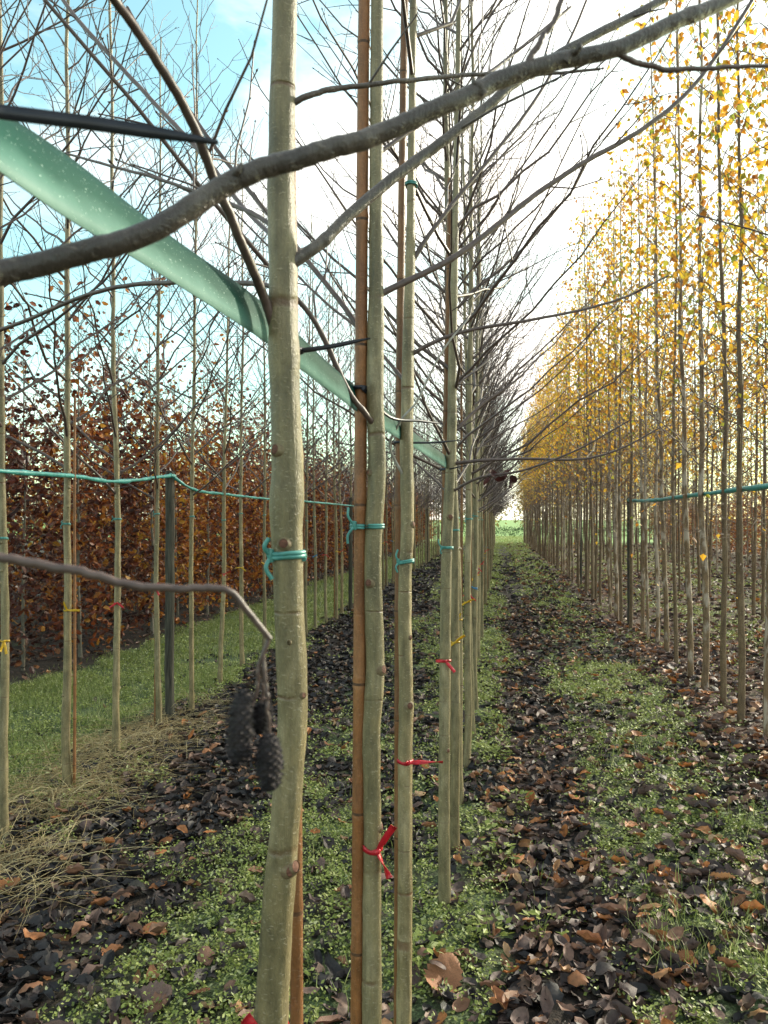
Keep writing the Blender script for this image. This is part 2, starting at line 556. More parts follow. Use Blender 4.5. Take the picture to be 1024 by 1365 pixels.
def ground_mat():
    n = NT('ground')
    co = n.coord('Object')
    sx = n.N.new('ShaderNodeSeparateXYZ')
    n.l(co, sx.inputs[0])
    fine = n.noise(co, 38, 6, 0.65)
    mid = n.noise(co, 7, 5, 0.6)
    soil = n.ramp(fine, [(0.3, (0.012, 0.010, 0.009)), (0.52, (0.032, 0.025, 0.021)), (0.68, (0.075, 0.052, 0.038)), (0.8, (0.15, 0.085, 0.045))])
    soil2 = n.ramp(n.noise(co, 26, 6, 0.7), [(0.3, (0.020, 0.015, 0.014)), (0.48, (0.075, 0.048, 0.038)), (0.6, (0.14, 0.085, 0.060)), (0.72, (0.24, 0.11, 0.045))])
    under = n.ramp(n.math('MULTIPLY_ADD', sx.outputs[0], 0.1, 0.5), [(0.655, 0.0), (0.68, 1.0)])
    soil = n.mix(under, soil, soil2)
    grs = n.ramp(n.noise(co, 70, 6, 0.75), [(0.36, (0.022, 0.024, 0.014)), (0.5, (0.060, 0.085, 0.034)), (0.66, (0.19, 0.25, 0.12))])
    xx = n.math('MULTIPLY_ADD', sx.outputs[0], 1 / 16.0, 0.5)
    xx = n.math('ADD', xx, n.math('MULTIPLY', n.math('SUBTRACT', mid, 0.5), 0.02))
    stops = [((x + 8) / 16.0, float(g)) for x, g in zip(GX, GG) if -8 < x < 8]
    gx = n.ramp(xx, stops)
    gx = n.math('MAXIMUM', gx, n.ramp(n.math('DIVIDE', sx.outputs[1], 100.0), [(0.46, 0.0), (0.50, 0.95)]))
    nz = n.noise(co, 1.8, 6, 0.62)
    nz2 = n.math('MULTIPLY_ADD', n.math('SUBTRACT', nz, 0.5), 2.0, 0.5)
    f = n.math('SUBTRACT', gx, nz2)
    f = n.ramp(n.math('MULTIPLY_ADD', f, 2.2, 0.4), [(0.15, 0.0), (0.85, 1.0)])
    c = n.mix(f, soil, grs)
    far = n.ramp(n.math('DIVIDE', sx.outputs[1], 200.0), [(0.25, 0.0), (0.29, 1.0)])
    fld = n.ramp(n.noise(co, 0.5, 4), [(0.3, (0.13, 0.23, 0.06)), (0.7, (0.20, 0.30, 0.10))])
    c = n.mix(far, c, fld)
    return n.surf(c, 0.85, n.bump(fine, 0.8, 0.02), 0, 0.25)


M_GROUND = ground_mat()

# ------------------------------------------------------------------ ground
def axis(lo, hi, dlo, dhi, step, grow):
    a = list(np.arange(dlo, dhi + 1e-6, step))
    s, x = step, dhi
    while x < hi:
        s *= grow
        x += s
        a.append(x)
    s, x = step, dlo
    while x > lo:
        s *= grow
        x -= s
        a.insert(0, x)
    return np.array(a)


gx_ = axis(-700, 700, -6, 4, 0.055, 1.22)
gy_ = axis(-60, 1500, 0.6, 13, 0.055, 1.10)
XX, YY = np.meshgrid(gx_, gy_)
ZZ = gh(XX, YY)
mb = MB()
nx, ny = len(gx_), len(gy_)
ii = np.arange(ny - 1)[:, None] * nx
jj = np.arange(nx - 1)[None]
mb.add(np.stack([XX, YY, ZZ], -1).reshape(-1, 3), np.stack([ii + jj, ii + jj + 1, ii + nx + jj + 1, ii + nx + jj], -1).reshape(-1, 4))
ground = tag(mb.build('ground', M_GROUND), kind='structure')

# ------------------------------------------------------------------ trees: growth
def norm(v):
    return v / (np.linalg.norm(v) + 1e-12)


def perp(d, az):
    ref = np.array([0, 0, 1.0]) if abs(d[2]) < 0.9 else np.array([1.0, 0, 0])
    u = norm(np.cross(d, ref))
    w = np.cross(d, u)
    return u * math.cos(az) + w * math.sin(az)


BUD_V = np.array([[0, 0, 0], [0.5, 0.28, 0], [0.5, -0.14, 0.24], [0.5, -0.14, -0.24], [1, 0, 0]], float)
BUD_F = np.array([[0, 1, 2], [0, 2, 3], [0, 3, 1], [4, 2, 1], [4, 3, 2], [4, 1, 3]])


class Buds:
    def __init__(self):
        self.p, self.d, self.s = [], [], []

    def add(self, p, d, s):
        self.p.append(p)
        self.d.append(d)
        self.s.append(s)

    def flush(self, mb):
        if self.p:
            mb.inst(BUD_V, BUD_F, np.array(self.p), frames(np.array(self.d)), np.array(self.s))


def side_twigs(mb, buds, pts, rad, r_, spacing=0.13, lmax=0.42, t0=0.15, depth=0, bud=0.007, n=4, up=0.25):
    """twigs along a polyline"""
    seg = np.linalg.norm(np.diff(pts, axis=0), axis=1)
    cum = np.concatenate([[0], np.cumsum(seg)])
    L = cum[-1]
    s = L * t0 + r_.random() * spacing
    side = r_.random() * 6.28
    while s < L * 0.985:
        k = min(np.searchsorted(cum, s) - 1, len(seg) - 1)
        f = (s - cum[k]) / seg[k]
        p = pts[k] * (1 - f) + pts[k + 1] * f
        rr = rad[k] * (1 - f) + rad[k + 1] * f
        d = norm(pts[k + 1] - pts[k])
        side += 2.4 + r_.normal() * 0.5
        q = norm(d * r_.uniform(0.6, 1.1) + perp(d, side) + np.array([0, 0, up]))
        rem = 1 - s / L
        ln = lmax * (0.25 + 0.75 * r_.random()) * (0.35 + 0.65 * rem)
        if r_.random() < 0.16:
            ln *= 0.2
        k2 = 4 if ln > 0.12 else 3
        tt = np.linspace(0, 1, k2)
        bend = np.array([r_.normal() * 0.12, r_.normal() * 0.12, r_.uniform(-0.05, 0.22)])
        tp = p + ln * (tt[:, None] * q + (tt ** 2)[:, None] * bend)
        tp[1:-1] += r_.normal(size=(k2 - 2, 3)) * ln * 0.022
        r0 = min(rr * 0.66, 0.0013 + ln * 0.0048)
        tr = np.linspace(r0, max(0.0010, r0 * 0.4), k2)
        mb.tube(tp, tr, 3 if depth else n, False)
        if bud > 0:
            e = norm(tp[-1] - tp[-2])
            buds.add(tp[-1] - e * bud * 0.2, e, bud * r_.uniform(0.8, 1.5))
            for _ in range(int(ln / 0.055)):
                u = r_.random() * 0.95
                j = min(int(u * (k2 - 1)), k2 - 2)
                g = u * (k2 - 1) - j
                pp = tp[j] * (1 - g) + tp[j + 1] * g
                buds.add(pp, norm(e + perp(e, r_.random() * 6.28) * 0.9), bud * r_.uniform(0.6, 1.1))
        if depth < 1 and ln > 0.17:
            side_twigs(mb, buds, tp, tr, r_, spacing * 0.85, ln * 0.45, 0.25, depth + 1, bud, n, up)
        s += spacing * r_.uniform(0.6, 1.5)


def limb(p0, d, L, r_, k=9, upcurve=0.25, zig=0.012):
    tt = np.linspace(0, 1, k)
    p = p0 + L * (tt[:, None] * d + (tt ** 2)[:, None] * np.array([0, 0, upcurve]))
    p[1:] += r_.normal(size=(k - 1, 3)) * zig * L
    return p


def catmull(P, per=6):
    P = np.asarray(P, float)
    Q = np.vstack([2 * P[0] - P[1], P, 2 * P[-1] - P[-2]])
    out = []
    for i in range(1, len(Q) - 2):
        a, b, c, d = Q[i - 1], Q[i], Q[i + 1], Q[i + 2]
        for t in np.arange(per) / per:
            out.append(0.5 * (2 * b + (c - a) * t + (2 * a - 5 * b + 4 * c - d) * t * t + (-a + 3 * b - 3 * c + d) * t ** 3))
    out.append(Q[-2])
    return np.array(out)


def trunk_interp(tp, z):
    return np.array([np.interp(z, tp[:, 2], tp[:, 0]), np.interp(z, tp[:, 2], tp[:, 1]), z])


def alder_crown(mb, buds, tp, tr, r_, z0, z1, n, lmax=1.5, az0=None, thin=1.0, avoid=None):
    az = r_.random() * 6.28 if az0 is None else az0
    for i in range(n):
        f = (i + r_.random() * 0.6) / n
        z = z0 + (z1 - z0) * f
        az += 2.399 + r_.normal() * 0.35
        if avoid is not None and avoid(az, z):
            continue
        th = R(58 - 24 * f + r_.normal() * 7)
        L = lmax * (1.0 - 0.72 * f) * r_.uniform(0.7, 1.12)
        d = np.array([math.cos(az) * math.sin(th), math.sin(az) * math.sin(th), math.cos(th)])
        p0 = trunk_interp(tp, z)
        rt = np.interp(z, tp[:, 2], tr)
        pts = limb(p0, d, L, r_, 10, r_.uniform(0.05, 0.3), 0.009)
        r0 = min(rt * 0.55, 0.0032 + 0.0042 * L) * thin
        rad = np.linspace(r0, 0.0016, 10)
        mb.tube(pts, rad, 5, False)
        e = norm(pts[-1] - pts[-2])
        buds.add(pts[-1], e, 0.008)
        side_twigs(mb, buds, pts, rad, r_, 0.125, 0.52 * min(1, L), 0.14)


def straight_trunk(r_, H, r0, r1, k=46, crook=0.006, lean=0.02):
    z = np.linspace(-0.06, H, k)
    x = np.cumsum(r_.normal(size=k)) * crook * 0.6
    y = np.cumsum(r_.normal(size=k)) * crook * 0.6
    sm = np.ones(3) / 3
    x = np.convolve(np.pad(x, 1, 'edge'), sm, 'valid')
    y = np.convolve(np.pad(y, 1, 'edge'), sm, 'valid')
    x -= np.interp(0, z, x)
    y -= np.interp(0, z, y)
    x += r_.normal() * lean * z / 2 + r_.normal(size=k) * 0.0012
    y += r_.normal() * lean * z / 2 + r_.normal(size=k) * 0.0012
    f = np.clip(z / H, 0, 1)
    rr = r0 + (r1 - r0) * f ** 0.9
    rr = rr * (1 + 0.05 * r_.normal(size=k) * 0.7) + 0.006 * np.exp(-np.clip(z, 0, 9) / 0.06)
    return np.stack([x, y, z], 1), rr


# ---- alder variants
def make_alder_meshes(seed, twiggy=1.0):
    r_ = np.random.default_rng(seed)
    H = r_.uniform(5.0, 5.9)
    tp, tr = straight_trunk(r_, H, r_.uniform(0.022, 0.026), 0.005)
    t = MB()
    t.tube(tp, tr, 12)
    c = MB()
    b = Buds()
    alder_crown(c, b, tp, tr, r_, r_.uniform(1.66, 1.85), H * 0.97, 34, 1.6)
    core = np.array([trunk_interp(tp, z) for z in np.linspace(1.5, H * 0.98, 24)])
    c.tube(core, np.interp(core[:, 2], tp[:, 2], tr) * 0.5, 5)
    b.flush(c)
    # old pruning scars on the clear stem
    for z in r_.uniform(0.3, 1.7, 5):
        az = r_.random() * 6.28
        p = trunk_interp(tp, z)
        rt = np.interp(z, tp[:, 2], tr)
        d = np.array([math.cos(az), math.sin(az), 0.25])
        t.tube(np.array([p + d * rt * 0.5, p + d * (rt + 0.003), p + d * (rt + 0.006)]), [0.010, 0.009, 0.006], 6)
    return t.mesh('alder_trunk', M_ALDER), c.mesh('alder_branches', M_TWIG), tp, tr


ALD = [make_alder_meshes(100 + i) for i in range(7)]


def place_alder(x, y, vi, rz, sc, label, group, avoid_near=False):
    t, c, tp, tr = ALD[vi]
    o = empty('alder_tree', (x, y, ghs(x, y)))
    o.rotation_euler.z = rz
    o.scale = (sc, sc, sc)
    link('trunk', t, o)
    link('branches', c, o)
    tag(o, label, 'tree', group)
    return o


# ------------------------------------------------------------------ stakes, ties, tapes
def stake_mesh(r0, H, seed):
    r_ = np.random.default_rng(seed)
    z = [-0.08]
    rr = [r0]
    zz = 0.1 + r_.random() * 0.15
    while zz < H - 0.05:
        for dz, k in ((-0.012, 1.0), (-0.004, 1.10), (0.0, 0.96), (0.005, 1.12), (0.014, 1.0)):
            z.append(zz + dz)
            rr.append(r0 * k * (1 - 0.22 * zz / H))
        zz += r_.uniform(0.22, 0.32)
    z.append(H)
    rr.append(r0 * 0.78)
    z = np.array(z)
    k = len(z)
    p = np.stack([0.004 * np.sin(z * 1.7 + seed), 0.004 * np.cos(z * 1.3 + seed), z], 1)
    m = MB()
    m.tube(p, rr, 12)
    nm = [z[i] for i in range(3, k - 1, 5)]
    return m, p, np.array(rr), nm


_st = []
_rk = MB()
_rk.tube(np.array([[0, 0, -0.007], [0, 0, 0.0], [0, 0, 0.007]]), [0.98, 1.06, 0.98], 12, False)
RING = _rk.mesh('bamboo_node', M_NODE)
for s_ in range(4):
    m_, p_, r_2, nn_ = stake_mesh(0.0095, 2.7, s_)
    _st.append((m_.mesh('bamboo_cane', M_BAMBOO), [(trunk_interp(p_, zn), float(np.interp(zn, p_[:, 2], r_2)) * 1.06) for zn in nn_]))


def place_stake(x, y, vi, rz, label, group, sc=1.0, zs=1.0, nodes=False):
    a, nl = _st[vi]
    if nodes:
        o = empty('bamboo_stake')
        link('cane', a, o)
        for q, rq in nl:
            k = link('node', RING, o)
            k.location = tuple(q)
            k.scale = (rq, rq, 1)
    else:
        o = link('bamboo_stake', a)
    o.location = (x, y, ghs(x, y))
    o.rotation_euler.z = rz
    o.scale = (sc, sc, zs)
    tag(o, label, 'stake', group)
    return o


def loop_pts(c, rx, ry, az, k=16, rise=0.0, turns=1.0, tilt=0.0):
    a = np.linspace(0, 2 * math.pi * turns, int(k * turns) + 1)
    x, y = rx * np.cos(a), ry * np.sin(a)
    X = c[0] + x * math.cos(az) - y * math.sin(az)
    Y = c[1] + x * math.sin(az) + y * math.cos(az)
    Z = c[2] + rise * a / (2 * math.pi * max(turns, 1e-6)) + tilt * x
    return np.stack([X, Y, Z], 1)


def tie(c, rx, ry, az, label, group, seed, tail=True, rt=0.0025):
    """teal rubber tube wound round trunk (and stake), knotted, with loose ends"""
    r_ = np.random.default_rng(seed)
    o = empty('tree_tie', tuple(c))
    m = MB()
    m.tube(loop_pts((0, 0, -0.004), rx, ry, az, 20, 0.008, 2.0, r_.normal() * 0.06), rt, 6)
    m.build('winding', M_TIE, o)
    if tail:
        # knot on the camera-left side
        kd = -A_R * 0.85 - A_F * 0.5
        kd[2] = 0
        kd = norm(kd)
        ca, sa = math.cos(az), math.sin(az)
        lx, ly = kd[0] * ca + kd[1] * sa, -kd[0] * sa + kd[1] * ca
        kk = 1 / math.sqrt((lx / rx) ** 2 + (ly / ry) ** 2)
        k0 = kd * kk
        m = MB()
        m.tube(catmull([k0 + [0, 0, -0.006], k0 * 1.12 + [0, 0, 0.002], k0 * 1.05 + [0, 0, 0.008]], 3), [rt * 1.5] * 7, 6)
        m.build('knot', M_TIE, o)
        for sg in (1, -1):
            m = MB()
            e = k0 * 1.1 + kd * r_.uniform(0.004, 0.014) + np.array([0, 0, sg * r_.uniform(0.018, 0.035)]) + A_R * r_.uniform(-0.006, 0.012)
            mid = (k0 * 1.1 + e) / 2 + kd * 0.006
            m.tube(catmull([k0 * 1.05, mid, e], 4), rt * 0.9, 6)
            m.build('loose_end', M_TIE, o)
    tag(o, label, 'tie', group)
    return o


def ribbon(mb, pts, wdir, w, th=0.0006):
    pts = np.asarray(pts, float)
    k = len(pts)
    w = np.broadcast_to(np.asarray(w, float), (k,))
    wd = np.asarray(wdir, float)
    if wd.ndim == 1:
        wd = np.tile(wd, (k, 1))
    t = np.gradient(pts, axis=0)
    nn = np.cross(t, wd)
    nn /= np.linalg.norm(nn, axis=1)[:, None] + 1e-9
    a = pts + wd * w[:, None] / 2
    b = pts - wd * w[:, None] / 2
    ring = np.stack([a + nn * th / 2, b + nn * th / 2, b - nn * th / 2, a - nn * th / 2], 1)
    i = np.arange(k - 1)[:, None] * 4
    j = np.arange(4)[None]
    j2 = (j + 1) % 4
    f = np.stack([i + j, i + j2, i + 4 + j2, i + 4 + j], -1).reshape(-1, 4)
    ends = np.array([[0, 1, 2, 3], [(k - 1) * 4 + 3, (k - 1) * 4 + 2, (k - 1) * 4 + 1, (k - 1) * 4]])
    mb.add(ring.reshape(-1, 3), np.vstack([f, ends]))


def tape_parts(r_, rt, w=0.013, tails=None):
    """loop, knot and two tails around the z axis, knot on the +x side"""
    L = MB()
    a = np.linspace(0, 2 * math.pi, 19)
    lp = np.stack([rt * np.cos(a), rt * np.sin(a), 0.002 * np.sin(3 * a)], 1)
    ribbon(L, lp, (0, 0, 1), w * (0.55 + 0.25 * np.cos(a * 2) ** 2), 0.0012)
    K = MB()
    k0 = np.array([rt, 0, 0])
    K.tube(catmull([k0 + [0, -0.004, -0.004], k0 + [0.003, 0.0, 0.001], k0 + [0, 0.004, 0.004]], 3), [0.003, 0.0042, 0.0045, 0.0048, 0.0045, 0.0042, 0.003], 6)
    T = []
    for (ang, ln, droop) in tails:
        m = MB()
        d = np.array([0.35, math.cos(ang), math.sin(ang)])
        d = norm(d)
        tt = np.linspace(0, 1, 7)
        p = k0 + ln * (tt[:, None] * d + (tt ** 2)[:, None] * np.array([r_.normal() * 0.12, 0, -droop]))
        wd = np.cross(d, np.array([1.0, 0.2, 0.1]))
        wd = norm(wd)
        tw = np.array([wd * math.cos(x) + np.cross(d, wd) * math.sin(x) for x in tt * r_.normal() * 0.9])
        ribbon(m, p, tw, w * (0.5 + 0.5 * np.clip(tt * 3, 0, 1)), 0.0008)
        T.append(m)
    return L, K, T


_tape_cache = {}


def tape(c, rt, face_az, mat, colname, label, group, seed, near=False, tails=None, w=0.013):
    if near:
        r_ = np.random.default_rng(seed)
        o = empty('marking_tape', tuple(c))
        o.rotation_euler.z = face_az
        L, K, T = tape_parts(r_, rt, w, tails or [(0.9, 0.05, 0.1), (-1.1, 0.05, 0.1)])
        L.build('loop', mat, o)
        K.build('knot', mat, o)
        for t in T:
            t.build('tail', mat, o)
    else:
        key = (colname, seed % 5)
        if key not in _tape_cache:
            r_ = np.random.default_rng(seed % 5 + 50)
            tl = [(r_.uniform(-0.5, 1.2), r_.uniform(0.05, 0.08), 0.15), (r_.uniform(2.4, 4.6), r_.uniform(0.04, 0.07), 0.1)]
            L, K, T = tape_parts(r_, 0.0235, w, tl)
            for t in [K] + T:
                for v, f in zip(t.v, t.f):
                    pass
            A = MB()
            for t in [L, K] + T:
                off = A.n
                for v in t.v:
                    A.v.append(v)
                    A.at.append(np.zeros(len(v)))
                for f in t.f:
                    A.f.append(f + off)
                A.n += t.n
            _tape_cache[key] = A.mesh('tape', mat)
        o = link('marking_tape', _tape_cache[key])
        o.location = tuple(c)
        o.rotation_euler.z = face_az
        k = rt / 0.0235
        o.scale = (k, k, k)
    tag(o, label, 'tape', group)
    return o


CAMFACE = math.atan2(-A_F[1], -A_F[0])      # azimuth that looks at the camera

# ------------------------------------------------------------------ nearest alders, traced
def traced_trunk(tree, z, rows, base_px, H, seed, n=22):
    """rows: (pixel y, centre x, half width) from the frame's top to bottom"""
    r_ = np.random.default_rng(seed)
    P, Q = [], []
    for (py, cx, hw) in rows:
        P.append(at(cx, py, z))
        Q.append(hw * z / FPX)
    P, Q = np.array(P), np.array(Q)
    o = np.argsort(P[:, 2])
    P, Q = P[o], Q[o]
    zb = -0.08
    pb = at(base_px, 692 + (CAM_H - zb) / z * FPX, z)
    P = np.vstack([[pb], P])
    Q = np.concatenate([[Q[0] * 1.12], Q])
    top = P[-1]
    rt = Q[-1]
    nz = int((H - top[2]) / 0.25)
    dz = (H - top[2]) / nz
    for k in range(nz):
        top = top + np.array([r_.normal() * 0.006, r_.normal() * 0.006, dz])
        P = np.vstack([P, [top]])
        Q = np.append(Q, rt + (0.005 - rt) * (k + 1) / nz)
    zz = np.arange(zb, H, 0.014)
    sm = np.array([1, 2, 3, 2, 1.0])
    sm /= sm.sum()
    X = np.interp(zz, P[:, 2], P[:, 0])
    Y = np.interp(zz, P[:, 2], P[:, 1])
    rr = np.interp(zz, P[:, 2], Q)
    for a in (X, Y, rr):
        a[2:-2] = np.convolve(a, sm, 'valid')
    # nodes: slight swellings
    zn = 0.1
    while zn < H:
        rr += 0.05 * rr * np.exp(-((zz - zn) / 0.018) ** 2)
        zn += r_.uniform(0.09, 0.2)
    rr *= 1 + 0.012 * r_.normal(size=len(zz))
    tp = np.stack([X, Y, zz], 1)
    m = MB()
    ring = m.tube(tp, rr, n)
    a = np.arange(n) / n * 2 * math.pi
    # unround section
    V = m.v[0].reshape(len(zz), n, 3)
    ph = np.cumsum(r_.normal(size=len(zz)) * 0.06)
    k = 1 + 0.035 * np.sin(2 * a[None] + ph[:, None]) + 0.02 * np.sin(5 * a[None] + 2 * ph[:, None])
    V[:] = tp[:, None] + (V - tp[:, None]) * k[..., None]
    m.v[0] = V.reshape(-1, 3)
    base = np.array(tree.location)
    m.v = [v - base for v in m.v]
    t = m.build('trunk', M_ALDER, tree)
    return tp, rr, t


def scar(trunk, base, tp, rr, px, py, z, rpx, tilt=0.15, stick=1.0):
    """cut-off branch stub with a swollen collar facing the camera side it shows on"""
    q = at(px, py, z)
    c = trunk_interp(tp, q[2])
    rt = float(np.interp(q[2], tp[:, 2], rr))
    off = float(np.dot(q - c, A_R)) / rt
    off = max(-1, min(1, off))
    d = A_R * off - A_F * math.sqrt(max(0.02, 1 - off * off))
    d[2] = 0
    d = norm(d) + np.array([0, 0, tilt])
    d = norm(d)
    rs = rpx * z / FPX
    p0 = c + d * rt * 0.55
    m = MB()
    m.tube(np.array([p0, c + d * (rt * 0.85), c + d * (rt + 0.0008 * stick), c + d * (rt + 0.0024 * stick)]) - base, [rs * 1.9, rs * 1.7, rs * 1.35, rs * 1.04], 14, False)
    col = m.build('branch_scar', M_SCARCOL, trunk)
    m = MB()
    m.tube(np.array([c + d * rt * 0.8, c + d * (rt + 0.0018 * stick), c + d * (rt + 0.0021 * stick)]) - base, [rs, rs, rs * 0.9], 14)
    m.build('cut_face', M_SCAR, trunk)


def traced_branch(tree, pix, w0, w1, seed, twig=True, mat=None, spacing=0.11, lmax=0.3, t0=0.12, name='branch', knots=True, n=10):
    """pix: (x, y, depth) points; w in pixels of the photo at the ends"""
    r_ = np.random.default_rng(seed)
    P = np.array([at(*p) for p in pix])
    zs = np.array([p[2] for p in pix])
    C = catmull(P, 14)
    f = np.linspace(0, 1, len(C))
    zc = np.interp(f, np.linspace(0, 1, len(zs)), zs)
    rad = (w0 + (w1 - w0) * f) / 2 * zc / FPX
    if knots:
        rad = rad * (1 + 0.004 * r_.normal(size=len(C)))
        s = np.concatenate([[0], np.cumsum(np.linalg.norm(np.diff(C, axis=0), axis=1))])
        q = 0.05
        while q < s[-1]:
            rad = rad * (1 + r_.uniform(0.04, 0.18) * np.exp(-((s - q) / 0.005) ** 2))
            q += r_.uniform(0.08, 0.24)
    w_ = np.cumsum(r_.normal(size=(len(C), 3)), axis=0) * 0.0003
    C = C + w_ * np.sin(np.pi * f)[:, None]
    m = MB()
    b = Buds()
    m.tube(C, rad, n)
    if twig:
        side_twigs(m, b, C, rad, r_, spacing, lmax, t0)
        e = norm(C[-1] - C[-2])
        b.add(C[-1], e, 0.008)
        b.flush(m)
    base = np.array(tree.location)
    m.v = [v - base for v in m.v]
    return m.build(name, mat or M_TWIG, tree), C, rad


def near_alder(label, z, rows, base_px, H, seed, z0, nb, lmax=1.4, avoid=None):
    pb = at(base_px, 692 + CAM_H / z * FPX, z)
    tree = empty('alder_tree', (pb[0], pb[1], ghs(pb[0], pb[1])))
    tag(tree, label, 'tree', 'alders of the staked row beside the path')
    tp, rr, trunk = traced_trunk(tree, z, rows, base_px, H, seed)
    base = np.array(tree.location)
    r_ = np.random.default_rng(seed + 500)
    m = MB()
    b = Buds()
    alder_crown(m, b, tp, rr, r_, z0, H * 0.97, nb, lmax, None, 1.0, avoid)
    b.flush(m)
    m.v = [v - base for v in m.v]
    m.build('upper_branches', M_TWIG, tree)
    return tree, tp, rr, trunk, base


def toward_cam(az, z):
    # keep procedural limbs of the nearest trees from poking at the lens
    return math.sin(az) < -0.25 and z < 3.2


Z1, Z2, Z3, Z4 = 0.87, 1.35, 1.95, 3.12
t1, tp1, rr1, tk1, b1 = near_alder(
    'alder with knobbly olive trunk, teal tie and a cut stub above its stake', Z1,
    [(0, 380, 15.5), (60, 379, 16), (130, 377, 16.5), (200, 375.5, 17), (270, 374, 17), (335, 377, 18.5), (365, 377.5, 18), (420, 377, 18.5),
     (450, 378, 20), (500, 379, 19), (560, 381, 19.5), (610, 383.5, 20), (660, 383, 21.5), (695, 380, 21), (715, 383, 20.5), (760, 384, 19.5),
     (810, 385, 19), (860, 388, 19), (910, 389.5, 19), (955, 391, 19.5), (1000, 388, 18.5), (1050, 384, 18.5), (1100, 380, 18.5),
     (1150, 376, 20), (1180, 373, 19.5), (1230, 369, 20.5), (1300, 365, 21), (1365, 361, 21.5)], 330, 5.3, 1, 2.25, 20, 1.3, toward_cam)
t2, tp2, rr2, tk2, b2 = near_alder(
    'alder tied with teal tube to the dark-noded orange bamboo stake beside it', Z2,
    [(0, 503, 8), (100, 502.5, 8.5), (200, 502, 8.7), (300, 501.5, 9), (390, 502, 10), (450, 501, 11), (520, 500, 11.5), (560, 501, 11),
     (600, 503, 11.5), (650, 502.5, 12), (700, 498.5, 11.5), (760, 497, 11.5), (830, 499, 12), (890, 501, 12.5), (940, 498, 12), (970, 495, 12),
     (1050, 496, 11.5), (1130, 497, 11.8), (1200, 496, 12.2), (1290, 496, 13), (1365, 496, 13.3)], 490, 5.5, 2, 2.6, 20, 1.4, toward_cam)
t3, tp3, rr3, tk3, b3 = near_alder(
    'alder with level red tape and teal tie next behind the orange bamboo stake', Z3,
    [(0, 551, 4.8), (100, 550, 5.2), (200, 549, 5.6), (300, 547.5, 6.2), (350, 547, 6.8), (420, 545, 7.3), (470, 544, 8.2), (540, 543, 8.5), (600, 541.5, 9),
     (660, 543, 9.2), (720, 543, 8.8), (760, 540, 9), (830, 539.5, 9.2), (900, 541, 9.6), (950, 541.5, 10), (1010, 540, 9.8), (1100, 540, 9.8),
     (1200, 540, 10), (1365, 538.5, 10.4)], 538, 5.5, 3, 2.7, 22, 1.4)
t4, tp4, rr4, tk4, b4 = near_alder(
    'alder at the end of the green band, red tape hanging low', Z4,
    [(0, 612, 3.2), (120, 610, 3.6), (250, 608, 4.2), (400, 605, 5), (500, 603, 5.6), (560, 603, 6), (600, 602, 6.5), (680, 598, 6.8), (740, 595.5, 7),
     (820, 594, 7), (900, 593.5, 7.2), (1000, 592.5, 7.4), (1100, 592, 7.6), (1210, 593, 8.2)], 593, 5.6, 4, 2.2, 24, 1.4)

# pruning scars seen on the nearest stems
for (tr_, bs, tp_, rr_, z_, L) in ((tk1, b1, tp1, rr1, Z1, [(370, 604, 6.5), (381, 727, 6.0), (388, 856, 2.5), (388, 1157, 6.5), (405, 927, 3.5)]),
                                   (tk2, b2, tp2, rr2, Z2, [(492, 778, 4.5), (511, 893, 5.5), (509, 1103, 5.0), (492, 632, 3.5)]),
                                   (tk3, b3, tp3, rr3, Z3, [(546, 940, 4.0), (551, 700, 3.5), (547, 850, 2.5)]),
                                   (tk4, b4, tp4, rr4, Z4, [(600, 690, 3.0), (597, 1000, 2.2)])):
    for (px, py, rp) in L:
        scar(tr_, bs, tp_, rr_, px, py, z_, rp)
scar(tk1, b1, tp1, rr1, 393, 1157, Z1, 7.5, 0.3, 1.6)

# ---- traced branches of the first alder
traced_branch(t1, [(366, 440, 0.87), (352, 395, 0.85), (325, 330, 0.80), (300, 265, 0.76), (258, 165, 0.71), (205, 75, 0.66), (152, 0, 0.62), (120, -60, 0.58)], 13, 13, 11, True, M_TWIG, 0.10, 0.25, 0.3)
traced_branch(t1, [(388, 352, 0.87), (430, 322, 0.88), (480, 275, 0.90), (560, 213, 0.93), (640, 153, 0.95), (700, 105, 0.97), (770, 62, 0.99), (880, 3, 1.02), (980, -60, 1.05)], 17, 10, 12, True, M_LIMB, 0.10, 0.26, 0.35)
traced_branch(t1, [(392, 137, 0.87), (412, 126, 0.87), (450, 117, 0.88), (520, 107, 0.90), (640, 95, 0.95), (720, 97, 0.98), (800, 92, 1.0)], 9, 3.5, 13, True, M_LIMB, 0.09, 0.16)
traced_branch(t1, [(362, 300, 0.87), (335, 283, 0.9), (290, 265, 0.95), (220, 240, 1.0), (150, 222, 1.05), (90, 205, 1.1)], 7, 3, 14, True, M_TWIG, 0.07, 0.14)
traced_branch(t1, [(364, 382, 0.87), (330, 378, 0.9), (250, 376, 0.98), (180, 380, 1.05), (110, 397, 1.1), (30, 430, 1.2), (-30, 450, 1.25)], 7, 5, 15, True, M_TWIG, 0.09, 0.2)
traced_branch(t1, [(390, 350, 0.88), (375, 325, 0.92), (330, 280, 1.05), (270, 205, 1.2), (200, 130, 1.35), (100, 20, 1.5), (60, -40, 1.6)], 7, 5, 16, True, M_TWIG, 0.10, 0.24)
